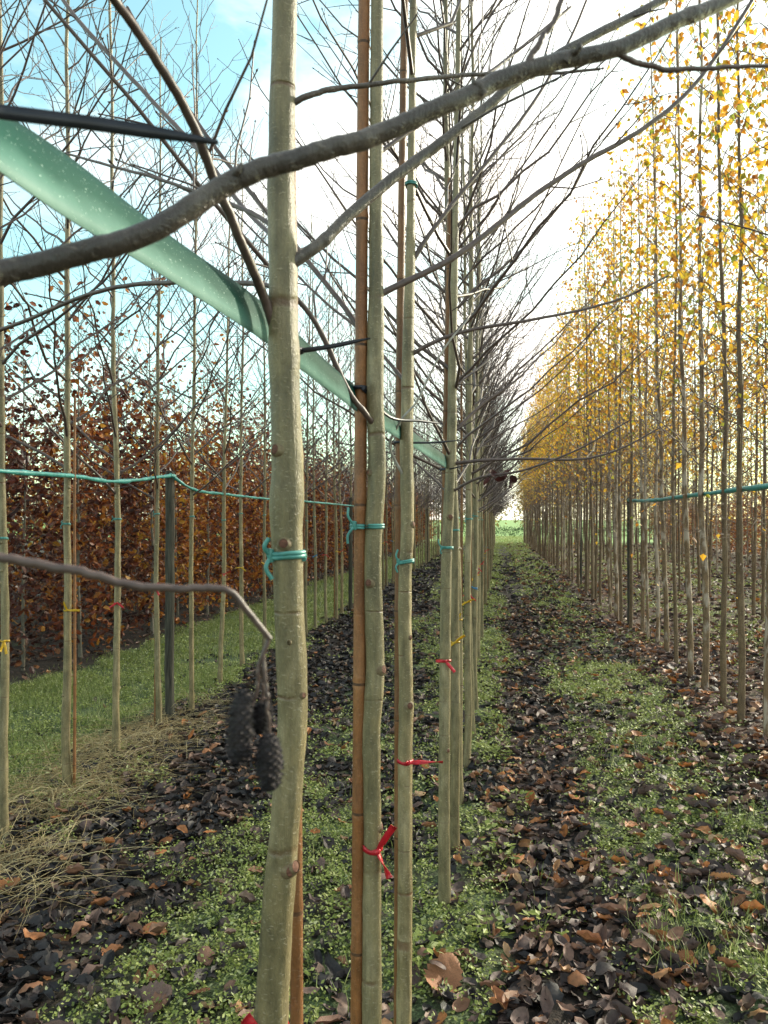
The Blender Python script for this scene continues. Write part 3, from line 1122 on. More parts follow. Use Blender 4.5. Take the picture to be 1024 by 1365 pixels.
# ---- second alder
traced_branch(t2, [(500, 568, 1.35), (485, 548, 1.32), (465, 520, 1.30), (430, 440, 1.27), (398, 395, 1.25), (340, 330, 1.2), (260, 240, 1.15), (180, 140, 1.1), (60, 0, 1.05)], 8.5, 5, 21, True, M_TWIG, 0.12, 0.3)
traced_branch(t2, [(497, 462, 1.36), (470, 425, 1.38), (440, 385, 1.42), (395, 330, 1.48), (330, 250, 1.58), (270, 170, 1.66), (215, 90, 1.75), (170, 10, 1.8)], 8, 4, 22, True, M_TWIG, 0.12, 0.3)
traced_branch(t2, [(508, 392, 1.35), (530, 380, 1.36), (600, 345, 1.4), (660, 300, 1.44), (722, 252, 1.48), (790, 210, 1.52), (860, 170, 1.56), (930, 108, 1.6), (1000, 5, 1.64), (1030, -50, 1.66)], 9.5, 4.5, 23, True, M_TWIG, 0.11, 0.26)
traced_branch(t2, [(508, 202, 1.35), (560, 165, 1.4), (640, 105, 1.5), (700, 60, 1.58), (760, 10, 1.65)], 6, 3.5, 24, True, M_TWIG, 0.10, 0.24)
# ---- third alder
traced_branch(t3, [(548, 352, 1.95), (570, 315, 1.96), (610, 262, 2.0), (660, 200, 2.05), (715, 128, 2.1), (760, 50, 2.16), (790, -20, 2.2)], 7, 3, 31, True, M_TWIG, 0.12, 0.35)
traced_branch(t3, [(548, 473, 1.95), (575, 458, 1.95), (620, 442, 1.97), (690, 431, 2.0), (760, 418, 2.05), (830, 398, 2.1), (890, 368, 2.14)], 6, 2.5, 32, True, M_TWIG, 0.10, 0.25)
traced_branch(t3, [(541, 640, 1.95), (520, 595, 1.9), (535, 560, 1.85), (556, 535, 1.85), (578, 492, 1.85), (600, 455, 1.86), (625, 425, 1.88)], 4, 2, 33, False, M_DEADTWIG)
traced_branch(t3, [(541, 510, 1.95), (520, 485, 2.0), (480, 440, 2.1), (430, 400, 2.2), (360, 330, 2.35), (280, 250, 2.5)], 5.5, 2, 34, True, M_TWIG, 0.11, 0.3)
# ---- fourth alder
traced_branch(t4, [(604, 618, 3.12), (640, 614, 3.1), (700, 611, 3.1), (775, 611, 3.1), (830, 596, 3.1), (880, 570, 3.1)], 5, 2, 41, True, M_TWIG, 0.12, 0.35)
traced_branch(t4, [(600, 608, 3.12), (592, 590, 3.05), (570, 545, 2.95), (545, 480, 2.85), (520, 430, 2.75), (480, 370, 2.65)], 4.5, 2, 42, True, M_TWIG, 0.12, 0.35)
traced_branch(t4, [(603, 655, 3.12), (640, 637, 3.05), (700, 626, 3.0), (770, 600, 2.95), (840, 560, 2.9)], 4, 2, 43, True, M_TWIG, 0.12, 0.3)
traced_branch(t4, [(600, 660, 3.12), (580, 640, 3.2), (545, 612, 3.3), (500, 600, 3.4), (450, 590, 3.5)], 4, 1.5, 44, True, M_TWIG, 0.12, 0.3)

# ---- the alder beside the lens: only its limbs reach into view
T0 = np.array([-0.37, 0.27, 0.0])
t0 = empty('alder_tree', (T0[0], T0[1], ghs(T0[0], T0[1])))
tag(t0, 'alder whose thick grey limb and cone-bearing twig reach across the first olive trunk', 'tree', 'alders of the staked row beside the path')
r_ = np.random.default_rng(77)
tp0, rr0 = straight_trunk(r_, 5.2, 0.022, 0.005, 60, 0.003, 0.0)
m = MB()
m.tube(tp0, rr0, 14)
m.build('trunk', M_ALDER, t0)
m = MB()
bb = Buds()
alder_crown(m, bb, tp0, rr0, r_, 2.55, 5.0, 14, 1.2, None, 1.0, lambda a, z: (math.sin(a) > -0.1 and z < 2.7))
bb.flush(m)
m.build('upper_branches', M_TWIG, t0)


def from_trunk0(zh):
    """pixel-like triple for a point on the near trunk"""
    p = T0 + np.array([0, 0, zh]) - CAM
    z = float(np.dot(p, A_F))
    return (512 + FPX * float(np.dot(p, A_R)) / z, 682.5 - FPX * float(np.dot(p, A_U)) / z, z)


_, CL, RL = traced_branch(t0, [from_trunk0(1.655), (-60, 377, 0.40), (0, 368, 0.42), (90, 350, 0.43), (200, 311, 0.44), (310, 243, 0.455), (400, 212, 0.465), (490, 186, 0.475), (600, 138, 0.49), (705, 92, 0.505), (820, 66, 0.52), (900, 30, 0.53), (965, 3, 0.54), (1060, -40, 0.56)], 36, 17, 51, False, M_LIMB, knots=True, n=14)
traced_branch(t0, [(700, 95, 0.504), (709, 70, 0.505), (725, 42, 0.505), (745, 3, 0.505), (760, -40, 0.505)], 10, 7, 52, False, M_TWIG, name='side_twig')
traced_branch(t0, [(818, 67, 0.52), (845, 84, 0.53), (890, 97, 0.54), (960, 96, 0.55), (1040, 88, 0.56)], 9, 5, 53, False, M_TWIG, name='side_twig')
for q, (px, py, dx, dy, z) in enumerate(((312, 240, 8, -20, 0.455), (492, 182, 10, -12, 0.475), (640, 120, -9, -15, 0.495), (760, 76, 10, -16, 0.51), (95, 346, 6, -13, 0.43))):
    traced_branch(t0, [(px - dx * 0.6, py + 6, z), (px, py - 6, z - 0.002), (px + dx * 0.7, py + dy * 0.7, z - 0.003), (px + dx, py + dy, z - 0.003)], 13, 5, 90 + q, False, M_LIMB, name='bud', knots=False, n=8)
# its low twig with cones
cb, CT, RT = traced_branch(t0, [from_trunk0(1.575), (-70, 735, 0.36), (0, 741, 0.37), (90, 757, 0.375), (170, 776, 0.38), (240, 783, 0.385), (305, 787, 0.39), (335, 820, 0.395), (360, 852, 0.40)], 15, 8, 54, False, M_TWIG, name='cone_twig')


def stalk(pix, w0, w1, seed):
    o, C, r = traced_branch(t0, pix, w0, w1, seed, False, M_TWIG, name='stalk', knots=False)
    o.parent = cb
    return C


stalk([(359, 850, 0.40), (348, 882, 0.40), (340, 925, 0.40), (332, 955, 0.40)], 7, 4, 61)
stalk([(351, 872, 0.40), (356, 915, 0.40), (360, 950, 0.40), (360, 985, 0.40)], 6, 4, 62)
stalk([(350, 890, 0.40), (345, 915, 0.402), (348, 940, 0.405)], 6, 4, 63)


def cone(px, py, hh, hw, z, seed):
    """alder cone: egg of overlapping scales"""
    r_ = np.random.default_rng(seed)
    c = at(px, py, z) - np.array(t0.location)
    h, w = hh * z / FPX, hw * z / FPX
    m = MB()
    zz = np.linspace(-1, 1, 13)
    ax = norm(np.array([r_.normal() * 0.12, r_.normal() * 0.12, 1.0]))
    m.tube(c + zz[:, None] * ax * h, w * 0.86 * np.sqrt(np.clip(1 - (zz * 0.985) ** 2, 0.02, 1)), 12)
    P, D, Sx = [], [], []
    k = 0
    for zq in np.linspace(-0.95, 0.97, 16):
        rr_ = w * 0.84 * math.sqrt(max(0.03, 1 - zq * zq))
        for q in range(9):
            a = q / 9 * 2 * math.pi + k * 0.35
            dr = np.array([math.cos(a), math.sin(a), 0])
            P.append(c + ax * zq * h + dr * rr_ * 0.9)
            D.append(norm(dr * 0.8 + np.array([0, 0, -0.55 + 0.2 * r_.normal()])))
            Sx.append(w * r_.uniform(0.36, 0.5))
        k += 1
    sv = np.array([[0, -0.5, 0], [0, 0.5, 0], [0.7, 0.6, 0.14], [1, 0.0, 0.22], [0.7, -0.6, 0.14], [0.7, 0, -0.12]])
    sf = np.array([[0, 5, 4], [0, 1, 5], [1, 2, 5], [2, 3, 5], [5, 3, 4]])
    m.inst(sv, sf, np.array(P), frames(np.array(D)), np.array(Sx))
    o = m.build('cone', M_CONE, cb, False)
    return o


cone(322, 966, 47, 19, 0.40, 1)
cone(359, 1014, 38, 18, 0.40, 2)
cone(349, 955, 24, 15, 0.408, 3)

# ------------------------------------------------------------------ the rows
taken_mid = []
MX = -0.225
mid = []
for (px, py) in ((605, 1135), (612, 1077), (622, 1027), (630, 985), (634, 948)):
    g = on_ground(px, py)
    mid.append((g[0], g[1]))
y = mid[-1][1] + 0.6
while y < 54:
    mid.append((MX + rng.normal() * 0.03 - 0.0005 * y, y))
    y += 0.6 + rng.normal() * 0.05
MIDTAPE = {0: 'yellow', 1: 'yellow', 2: 'yellow', 3: 'red', 4: 'blue', 5: 'yellow', 6: 'red', 7: 'blue', 8: 'red', 9: 'yellow', 10: 'red', 12: 'yellow', 14: 'red', 15: 'yellow', 17: 'red', 19: 'blue', 21: 'yellow'}
TM = {'red': M_RED, 'yellow': M_YEL, 'blue': M_BLU}
ORD20 = ['fifteenth', 'sixteenth', 'seventeenth', 'eighteenth', 'nineteenth', 'twentieth']
ORD = ['first', 'second', 'third', 'fourth', 'fifth', 'sixth', 'seventh', 'eighth', 'ninth', 'tenth', 'eleventh', 'twelfth', 'thirteenth', 'fourteenth'] + ORD20


def vtrunk(vi, rz, sc, x, y, z):
    """world centre and radius of a copied alder's stem at height z above ground"""
    tp, tr = ALD[vi][2], ALD[vi][3]
    p = trunk_interp(tp, z / sc)
    c, s = math.cos(rz), math.sin(rz)
    return np.array([x + sc * (p[0] * c - p[1] * s), y + sc * (p[0] * s + p[1] * c), ghs(x, y) + z]), sc * float(np.interp(z / sc, tp[:, 2], tr))


for i, (x, y) in enumerate(mid):
    vi = int(rng.integers(len(ALD)))
    rz = rng.random() * 6.28
    sc = rng.uniform(0.92, 1.06)
    if i < 8:
        lab = ('bare alder with %s tape, %s after the green band ends along the path row' % (MIDTAPE.get(i, 'no'), ORD[i]))
        grp = 'alders of the staked row beside the path'
    else:
        lab = ('bare alder, %s after the green band ends along the path row' % ORD[i]) if i < 20 else 'bare alder far along the staked row, more than twenty past the green band'
        grp = 'alders of the staked row beside the path'
    place_alder(x, y, vi, rz, sc, lab, grp)
    if y < 30:
        a = rng.uniform(2.2, 4.0)
        sx, sy = x + 0.034 * math.cos(a), y + 0.034 * math.sin(a)
        if i < 6:
            place_stake(sx, sy, i % 4, a, 'bamboo stake against the %s alder after the green band ends' % ORD[i], 'bamboo stakes of the path row', 1.0, 1.0, i < 3)
        else:
            place_stake(sx, sy, i % 4, a, 'thin bamboo stake against a distant alder of the path row', 'bamboo stakes of the path row')
    if i in MIDTAPE:
        c, rt = vtrunk(vi, rz, sc, x, y, 1.02 + rng.normal() * 0.02)
        tape(c, rt + 0.0015, CAMFACE + rng.normal() * 0.5, TM[MIDTAPE[i]], MIDTAPE[i],
             ('%s tape on the %s alder after the green band ends' % (MIDTAPE[i], ORD[i])) if i < 12 else 'small %s tape on a distant alder of the path row' % MIDTAPE[i], 'marking tapes on the path row', i)
    if i < 14:
        c, rt = vtrunk(vi, rz, sc, x, y, 1.56 + rng.normal() * 0.05)
        tie(c, rt + 0.002, rt + 0.002, 0, 'teal tube tie on the %s alder after the green band ends' % ORD[i], 'teal ties on the path row', 300 + i, i < 6)

# ---- left row
LX = -2.52
left = [on_ground(px, py)[:2] for (px, py) in ((5, 1122), (90, 1060), (155, 1013), (212, 977), (255, 952), (293, 915), (323, 893), (352, 873))]
pre = [(LX, left[0][1] - 0.65 * k) for k in (1, 2, 3)]
post = []
y = left[-1][1] + 0.64
while y < 54:
    post.append((LX + rng.normal() * 0.03, y))
    y += 0.64 + rng.normal() * 0.05
LTAPE = ['yellow', 'yellow', 'red', 'red', None, 'red', 'yellow', 'yellow', 'red', 'red', 'blue', 'red', 'yellow', 'red', 'red', 'yellow', 'blue', 'red', 'yellow', 'red', 'yellow', 'red', 'blue', 'yellow', 'red']
LL = ['pale alder by the straw with low yellow tape, its stake hidden behind', 'pale alder in straw with upright yellow tape and stake on its right',
      'pale alder in straw with a red tape bow and no stake showing', 'slim alder between bamboo stake and dark post', 'slim untaped alder just past the dark wooden post',
      'slim alder, second past the dark post', 'slim alder, third past the dark post', 'slim alder, fourth past the dark post']
for (x, y) in pre:
    place_alder(x, y, int(rng.integers(len(ALD))), rng.random() * 6.28, 1.0, 'bare alder standing before the straw-footed alders of the grass-side row', 'alders of the row beside the grass strip')
left_info = []
GPLY = float(on_ground(226, 963)[1])
GPRY = float(on_ground(840, 834)[1])
_bay = {}


def bay_label(what, y, y0, step, post_):
    b = max(0, int((y - y0) / step))
    key = (what, b, post_)
    _bay[key] = _bay.get(key, 0) + 1
    k = _bay[key] - 1
    return '%s, %s past the %s %s' % (what, ORD[k], ORD[b], post_)


for i, (x, y) in enumerate(left + post):
    vi = (i * 3 + 1) % len(ALD) if i < 8 else int(rng.integers(len(ALD)))
    rz = rng.random() * 6.28
    sc = rng.uniform(0.93, 1.05)
    place_alder(x, y, vi, rz, sc, LL[i] if i < 8 else bay_label('slim bare alder', y, GPLY, 7.2, 'dark post of the grass-side row'), 'alders of the row beside the grass strip')
    left_info.append((x, y, vi, rz, sc))
    if i in (1, 3) or (i > 8 and i % 3 == 0 and y < 25):
        dx = 0.036 if i == 1 else -0.036
        lb = {1: 'bamboo stake on the right of the yellow-taped alder in straw', 3: 'bamboo stake touching the slim alder near the dark post'}.get(i, 'thin bamboo stake in the row beside the grass strip, past the dark post')
        place_stake(x + dx, y + 0.006, i % 4, i, lb, 'bamboo stakes of the grass-side row', 0.95, 0.85, i < 4)
    if i < len(LTAPE) and LTAPE[i]:
        c, rt = vtrunk(vi, rz, sc, x, y, (0.98 if i == 0 else 1.04) + rng.normal() * 0.012)
        near = i < 4
        tl = {0: [(-1.3, 0.055, 0.2), (-1.9, 0.045, 0.2)], 1: [(1.9, 0.06, 0.0), (0.05, 0.075, 0.05)], 2: [(-0.5, 0.05, 0.2), (3.6, 0.055, 0.1)], 3: [(1.2, 0.05, 0), (-1.2, 0.06, 0)]}.get(i)
        colr = LTAPE[i]
        tl_lab = {0: 'yellow tape hanging low on the alder by the straw', 1: 'yellow tape with one upright tail on alder in straw', 2: 'red tape bow on the straw-footed alder', 3: 'red tape on the slim alder next to the dark post'}
        tape(c, rt + 0.0015, CAMFACE + (0.25 if near else rng.normal() * 0.4), TM[colr], colr,
             tl_lab.get(i, '%s tape on a slim alder of the grass-side row past the post' % colr), 'marking tapes on the grass-side row', i + 7, near, tl)
    if i < 12:
        c, rt = vtrunk(vi, rz, sc, x, y, 1.57 + rng.normal() * 0.04)
        lb = 'teal tie on the ' + LL[i].split(',')[0].replace(' with', ', the one with') if i < 4 else 'small teal tie on a slim alder past the dark post'
        lb = {0: 'teal tube tie above the low yellow tape on the alder by straw', 1: 'teal tube tie above the upright yellow tape', 2: 'teal tube tie above the red tape bow on straw-footed alder', 3: 'teal tube tie on slim alder next to the dark post'}.get(i, lb)
        tie(c, rt + 0.002, rt + 0.002, 0, lb, 'teal ties on the grass-side row', 400 + i, i < 4, 0.0035)

# ------------------------------------------------------------------ stakes, ties, band on the near row
def near_stake(pxt, pxb, z, r_px, H, label, seed):
    """leaning cane through the column pxt (frame top) .. pxb (frame bottom)"""
    ra = r_px * z / FPX
    top, bot = at(pxt, 0, z), at(pxb, 1365, z)
    sl = (top - bot) / (top[2] - bot[2])
    base = bot + sl * (0 - bot[2])
    m_, p_, rr_, nn_ = stake_mesh(ra, H, seed)
    o = empty('bamboo_stake', tuple(base))
    off = p_[:, 2:3] * (sl - np.array([0, 0, 1]))[None]
    m = MB()
    m.tube(p_ + off, rr_, 16)
    m.build('cane', M_BAMBOO, o)
    for zn in nn_:
        q = trunk_interp(p_ + off, zn)
        rq = float(np.interp(zn, p_[:, 2], rr_)) * 1.05
        k = MB()
        k.tube(np.array([q + [0, 0, -0.008], q, q + [0, 0, 0.008]]), [rq, rq * 1.05, rq], 16, False)
        k.build('node', M_NODE, o)
    tag(o, label, 'stake', 'bamboo stakes of the path row')
    return o, p_ + off + base, rr_


s1, sp1, sr1 = near_stake(380, 394, 0.925, 9.5, 2.9, 'orange bamboo stake half hidden behind the knobbly olive trunk', 11)
s2, sp2, sr2 = near_stake(489, 473, 1.36, 9.6, 3.1, 'bold orange bamboo stake with dark nodes standing free in full view', 13)
s3, sp3, sr3 = near_stake(539, 529, 2.01, 6.2, 3.0, 'thin bamboo stake mostly hidden behind the level-red-taped alder', 14)
s4, sp4, sr4 = near_stake(601, 586, 3.16, 4.2, 3.0, 'thin bamboo stake where the wide green band stops', 15)


def pt(tp, rr, py, z):
    q = at(512, py, z)
    return trunk_interp(tp, q[2]), float(np.interp(q[2], tp[:, 2], rr))


c, rt = pt(tp1, rr1, 741, Z1)
tie(c, rt + 0.002, rt + 0.002, 0, 'thick teal tube knotted round the knobbly olive trunk', 'teal ties on the path row', 1, True, 0.0028)
c, rt = pt(tp2, rr2, 701, Z2)
cs = trunk_interp(sp2, c[2])
dd = cs - c
tie((c + cs) / 2, 0.5 * np.linalg.norm(dd) + rt + 0.001, rt + 0.004, math.atan2(dd[1], dd[0]), 'teal tube binding the orange bamboo stake to its alder', 'teal ties on the path row', 2, True, 0.0026)
c, rt = pt(tp3, rr3, 749, Z3)
tie(c, rt + 0.003, rt + 0.003, 0, 'teal tube tie over the level red tape', 'teal ties on the path row', 3, True, 0.003)
c, rt = pt(tp3, rr3, 246, Z3)
tie(c, rt + 0.003, rt + 0.003, 0, 'teal tie high among the branches above the green band', 'teal ties on the path row', 8, False, 0.0025)
c, rt = pt(tp4, rr4, 730, Z4)
tie(c, rt + 0.003, rt + 0.003, 0, 'teal tube tie just below the end of the green band', 'teal ties on the path row', 4, True, 0.0035)

# red tapes
for (tp_, rr_, z_, py, tl, lb, sd_) in (
        (tp1, rr1, Z1, 1372, [(2.0, 0.035, 0.0), (-2.2, 0.04, 0.1)], 'red tape at the foot of the knobbly olive trunk', 1),
        (tp2, rr2, Z2, 1130, [(1.15, 0.058, 0.05), (-1.15, 0.046, 0.1)], 'red tape with forked tails beside the orange bamboo stake', 2),
        (tp3, rr3, Z3, 1014, [(0.08, 0.078, 0.0), (3.0, 0.012, 0.1)], 'red tape with one level tail', 3),
        (tp4, rr4, Z4, 880, [(-0.75, 0.055, 0.1), (3.0, 0.04, 0.05)], 'red tape with drooping tail below the end of the green band', 4)):
    c, rt = pt(tp_, rr_, py, z_)
    dv = CAM - c
    fa = math.atan2(dv[1], dv[0])
    tape(c, rt + 0.0018, fa + (0.45 if sd_ in (2, 3) else -0.5 if sd_ == 1 else 0.0), M_RED, 'red', lb, 'marking tapes on the path row', sd_, True, tl, 0.013)

# the wide green band
BP = [at(-120, 105, 0.40), at(0, 190, 0.465), at(120, 268, 0.56), at(240, 352, 0.70), at(350, 428, 0.92), at(430, 495, 1.17), at(480, 535, 1.40), at(525, 567, 1.85), at(560, 592, 2.45), at(596, 617, 3.16)]
C = catmull(BP, 10)
k = len(C)
f = np.linspace(0, 1, k)
mb = MB()
t = np.gradient(C, axis=0)
t /= np.linalg.norm(t, axis=1)[:, None]
upv = np.array([0, 0, 1.0])
side = np.cross(t, upv)
side /= np.linalg.norm(side, axis=1)[:, None]
upn = np.cross(side, t)
NC = 7
wid = 0.054
roll = np.interp(f, [0, 0.25, 0.5, 1], [0.55, 0.42, 0.22, 0.12]) + 0.05 * np.sin(f * 23)
layers = []
for sgn in (0.5, -0.5):
    for q in range(NC):
        u = q / (NC - 1) - 0.5
        bow = 0.006 * (1 - (2 * u) ** 2)
        a = roll
        ax = upn * np.cos(a)[:, None] - side * np.sin(a)[:, None]
        nn = side * np.cos(a)[:, None] + upn * np.sin(a)[:, None]
        layers.append(C + ax * (u * wid * np.interp(f, [0, 0.3, 0.5], [1.35, 1.15, 1.0])[:, None]) + nn * (bow * 0.6 + sgn * 0.0009))
V = np.stack(layers, 1)
idx = np.arange(k)[:, None] * (2 * NC)
order = list(range(NC)) + list(range(2 * NC - 1, NC - 1, -1))
fs = []
for q in range(2 * NC):
    a, b_ = order[q], order[(q + 1) % (2 * NC)]
    i0 = np.arange(k - 1) * 2 * NC
    fs.append(np.stack([i0 + a, i0 + b_, i0 + 2 * NC + b_, i0 + 2 * NC + a], -1))
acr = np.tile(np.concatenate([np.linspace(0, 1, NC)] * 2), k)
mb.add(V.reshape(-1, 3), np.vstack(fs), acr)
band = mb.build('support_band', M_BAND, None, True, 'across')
tag(band, 'wide green plastic band running behind the path row trunks', 'band')


def cable_tie(c, rx, ry, az, tail, label, seed, w=0.0075):
    o = empty('cable_tie', tuple(c))
    m = MB()
    ribbon(m, loop_pts((0, 0, 0), rx, ry, az, 20), (0, 0, 1), w, 0.0016)
    m.build('strap_loop', M_BLACK, o)
    T = np.array(tail) - np.array(c)
    m = MB()
    m.tube(np.array([T[0] - norm(T[1] - T[0]) * 0.006, T[0] + norm(T[1] - T[0]) * 0.006]), [w * 0.75, w * 0.7], 4)
    m.build('locking_head', M_BLACK, o, False)
    m = MB()
    Cc = catmull(T, 6)
    ff = np.linspace(0, 1, len(Cc))
    ribbon(m, Cc, (0, 0, 1), w * np.interp(ff, [0, 0.75, 1], [1, 0.85, 0.25]), 0.0018)
    m.build('tail', M_BLACK, o)
    tag(o, label, 'cable tie', 'black cable ties holding the band')
    return o


def tie_band(tp_, sp_, rr_, py, z, tail, label, seed):
    h = at(512, py, z)[2]
    a = trunk_interp(tp_, h) if tp_ is not None else None
    s_ = trunk_interp(sp_, h)
    cable_tie(s_, 0.016, 0.016, 0, tail, label, seed)


h1 = at(400, 468, 0.93)
cable_tie(trunk_interp(sp1, h1[2]), 0.0125, 0.0125, 0, [at(398, 468, 0.925), at(440, 462, 0.92), at(494, 451, 0.92)], 'black cable tie whose tail crosses from the knobbly trunk to the orange stake', 1, 0.006)
h2 = at(480, 518, 1.36)
cable_tie(trunk_interp(sp2, h2[2]), 0.0145, 0.0145, 0, [at(486, 520, 1.345), at(520, 556, 1.43), at(560, 561, 1.5), at(590, 565, 1.55)], 'black cable tie round the bold orange bamboo stake', 2, 0.006)
h3 = at(530, 590, 2.01)
cable_tie(trunk_interp(sp3, h3[2]), 0.0145, 0.0145, 0, [at(538, 590, 2.03), at(575, 590, 2.06), at(612, 587, 2.1)], 'black cable tie on the stake behind the level-red-taped alder', 3, 0.006)
h4 = at(590, 625, 3.16)
cable_tie(trunk_interp(sp4, h4[2]), 0.0155, 0.0155, 0, [at(588, 626, 3.15), at(600, 625, 3.10), at(622, 620, 3.08)], 'black cable tie where the green band stops', 4, 0.006)
# the near one belongs to the stake beside the lens
s0b = T0 + np.array([-0.036, 0.01, 0])
m_, p_, rr_, nn_ = stake_mesh(0.0095, 2.9, 21)
o = empty('bamboo_stake', (s0b[0], s0b[1], ghs(s0b[0], s0b[1])))
m_.build('cane', M_BAMBOO, o)
tag(o, 'bamboo stake behind the alder that bears the cones', 'stake', 'bamboo stakes of the path row')
h0 = at(0, 148, 0.43)
cable_tie(s0b + np.array([0, 0, h0[2] - 0.015]), 0.0135, 0.0135, 0, [s0b + np.array([0.012, 0.0, h0[2] - 0.015]), at(-120, 132, 0.37), at(0, 149, 0.41), at(120, 164, 0.42), at(215, 178, 0.425), at(291, 190, 0.43)], 'dark blue-black cable tie with a long pointed tail above the green band', 5, 0.0085)

# ------------------------------------------------------------------ posts and bands of the side rows
def post(x, y, h, r, label, group, seed):
    r_ = np.random.default_rng(seed)
    z = np.concatenate([np.linspace(-0.1, h - 0.02, 18), [h - 0.004, h]])
    rr = r * (1 + 0.03 * r_.normal(size=20))
    rr[-1] = r * 0.86
    m = MB()
    p = np.stack([r_.normal(size=20) * 0.0015, r_.normal(size=20) * 0.0015, z], 1)
    m.tube(p, rr, 12)
    o = m.build('wooden_post', M_POST)
    o.location = (x, y, ghs(x, y))
    tag(o, label, 'post', group)
    return o


gpl = on_ground(226, 963)
post(gpl[0], gpl[1], 1.95, 0.036, 'dark weathered wooden post standing among slim alders by the straw', 'posts of the grass-side row', 1)
for q in range(1, 5):
    post(LX + 0.02, gpl[1] + 7.2 * q, 1.95, 0.036, 'dark wooden post farther down the row beside the grass strip', 'posts of the grass-side row', q + 2)
gpr = on_ground(840, 834)
RX = 1.92
for q in range(-1, 6):
    post(gpr[0], gpr[1] + 7.0 * q, 1.95 if q else 1.92, 0.040,
         {0: 'black post at the birch row where the teal band begins', -1: 'black post at the birch row ahead of the teal band'}.get(q, 'dark post farther along the birch row beside the path'), 'posts of the birch row', q + 20)


def rolled(path, r, label, seed):
    r_ = np.random.default_rng(seed)
    C = catmull(path, 8)
    m = MB()
    k = len(C)
    m.tube(C + r_.normal(size=(k, 3)) * 0.0015, r * (1 + 0.14 * r_.normal(size=k)), 8)
    o = m.build('rolled_band', M_BANDROLL)
    tag(o, label, 'band')
    return o


hb = at(225, 634, 6.05)[2]
lp = []
for i in (-1, 0, 1, 2):
    x, y = left[max(i, 0)]
    if i == -1:
        x, y = LX - 0.02, left[0][1] - 1.6

    lp.append(np.array([x + 0.032, y - 0.03, CAM_H + (0.235 if i < 1 else 0.25)]))
lp.append(np.array([gpl[0] + 0.02, gpl[1] - 0.05, hb]))
rolled(lp, 0.0125, 'teal rolled band across the straw-footed alders up to the dark post', 1)
lp = [np.array([gpl[0] + 0.02, gpl[1] - 0.045, hb + 0.005])]
for i in (4, 5, 6, 7):
    lp.append(np.array([left[i][0] + 0.032, left[i][1] - 0.02, CAM_H + 0.24]))
for (x, y, vi, rz, sc) in left_info[8:16]:
    lp.append(np.array([LX + 0.036, y, CAM_H + 0.23]))
rolled(lp, 0.012, 'thin teal band running on past the dark post', 2)
m = MB()
m.tube(loop_pts((0, 0, 0), 0.040, 0.040, 0, 16, 0.012, 3.0), 0.010, 6)
o = m.build('band_wrap', M_BANDROLL)
o.location = (gpl[0], gpl[1], hb - 0.01)
tag(o, 'teal band wound round the top of the dark post', 'band')
rp = [np.array([gpr[0] - 0.02, gpr[1] + 0.02, at(838, 668, gpr[1])[2] + 0.005])]
for yy in (10.3, 8.6, 7.0, 5.6, 4.6, 3.5, 2.6):
    rp.append(np.array([gpr[0] - 0.045 + rng.normal() * 0.006, yy, CAM_H + 0.238 + rng.normal() * 0.004]))
rolled(rp, 0.021, 'teal blue rolled band stretched along the birch stems from the black post', 3)

# ------------------------------------------------------------------ birches
LEAF_V = np.array([[0, 0, 0], [0.33, 0.36, 0.05], [1.0, 0, -0.06], [0.33, -0.36, 0.05], [0.45, 0, -0.03]], float)
LEAF_F = np.array([[0, 4, 1], [1, 4, 2], [0, 3, 4], [3, 2, 4]])


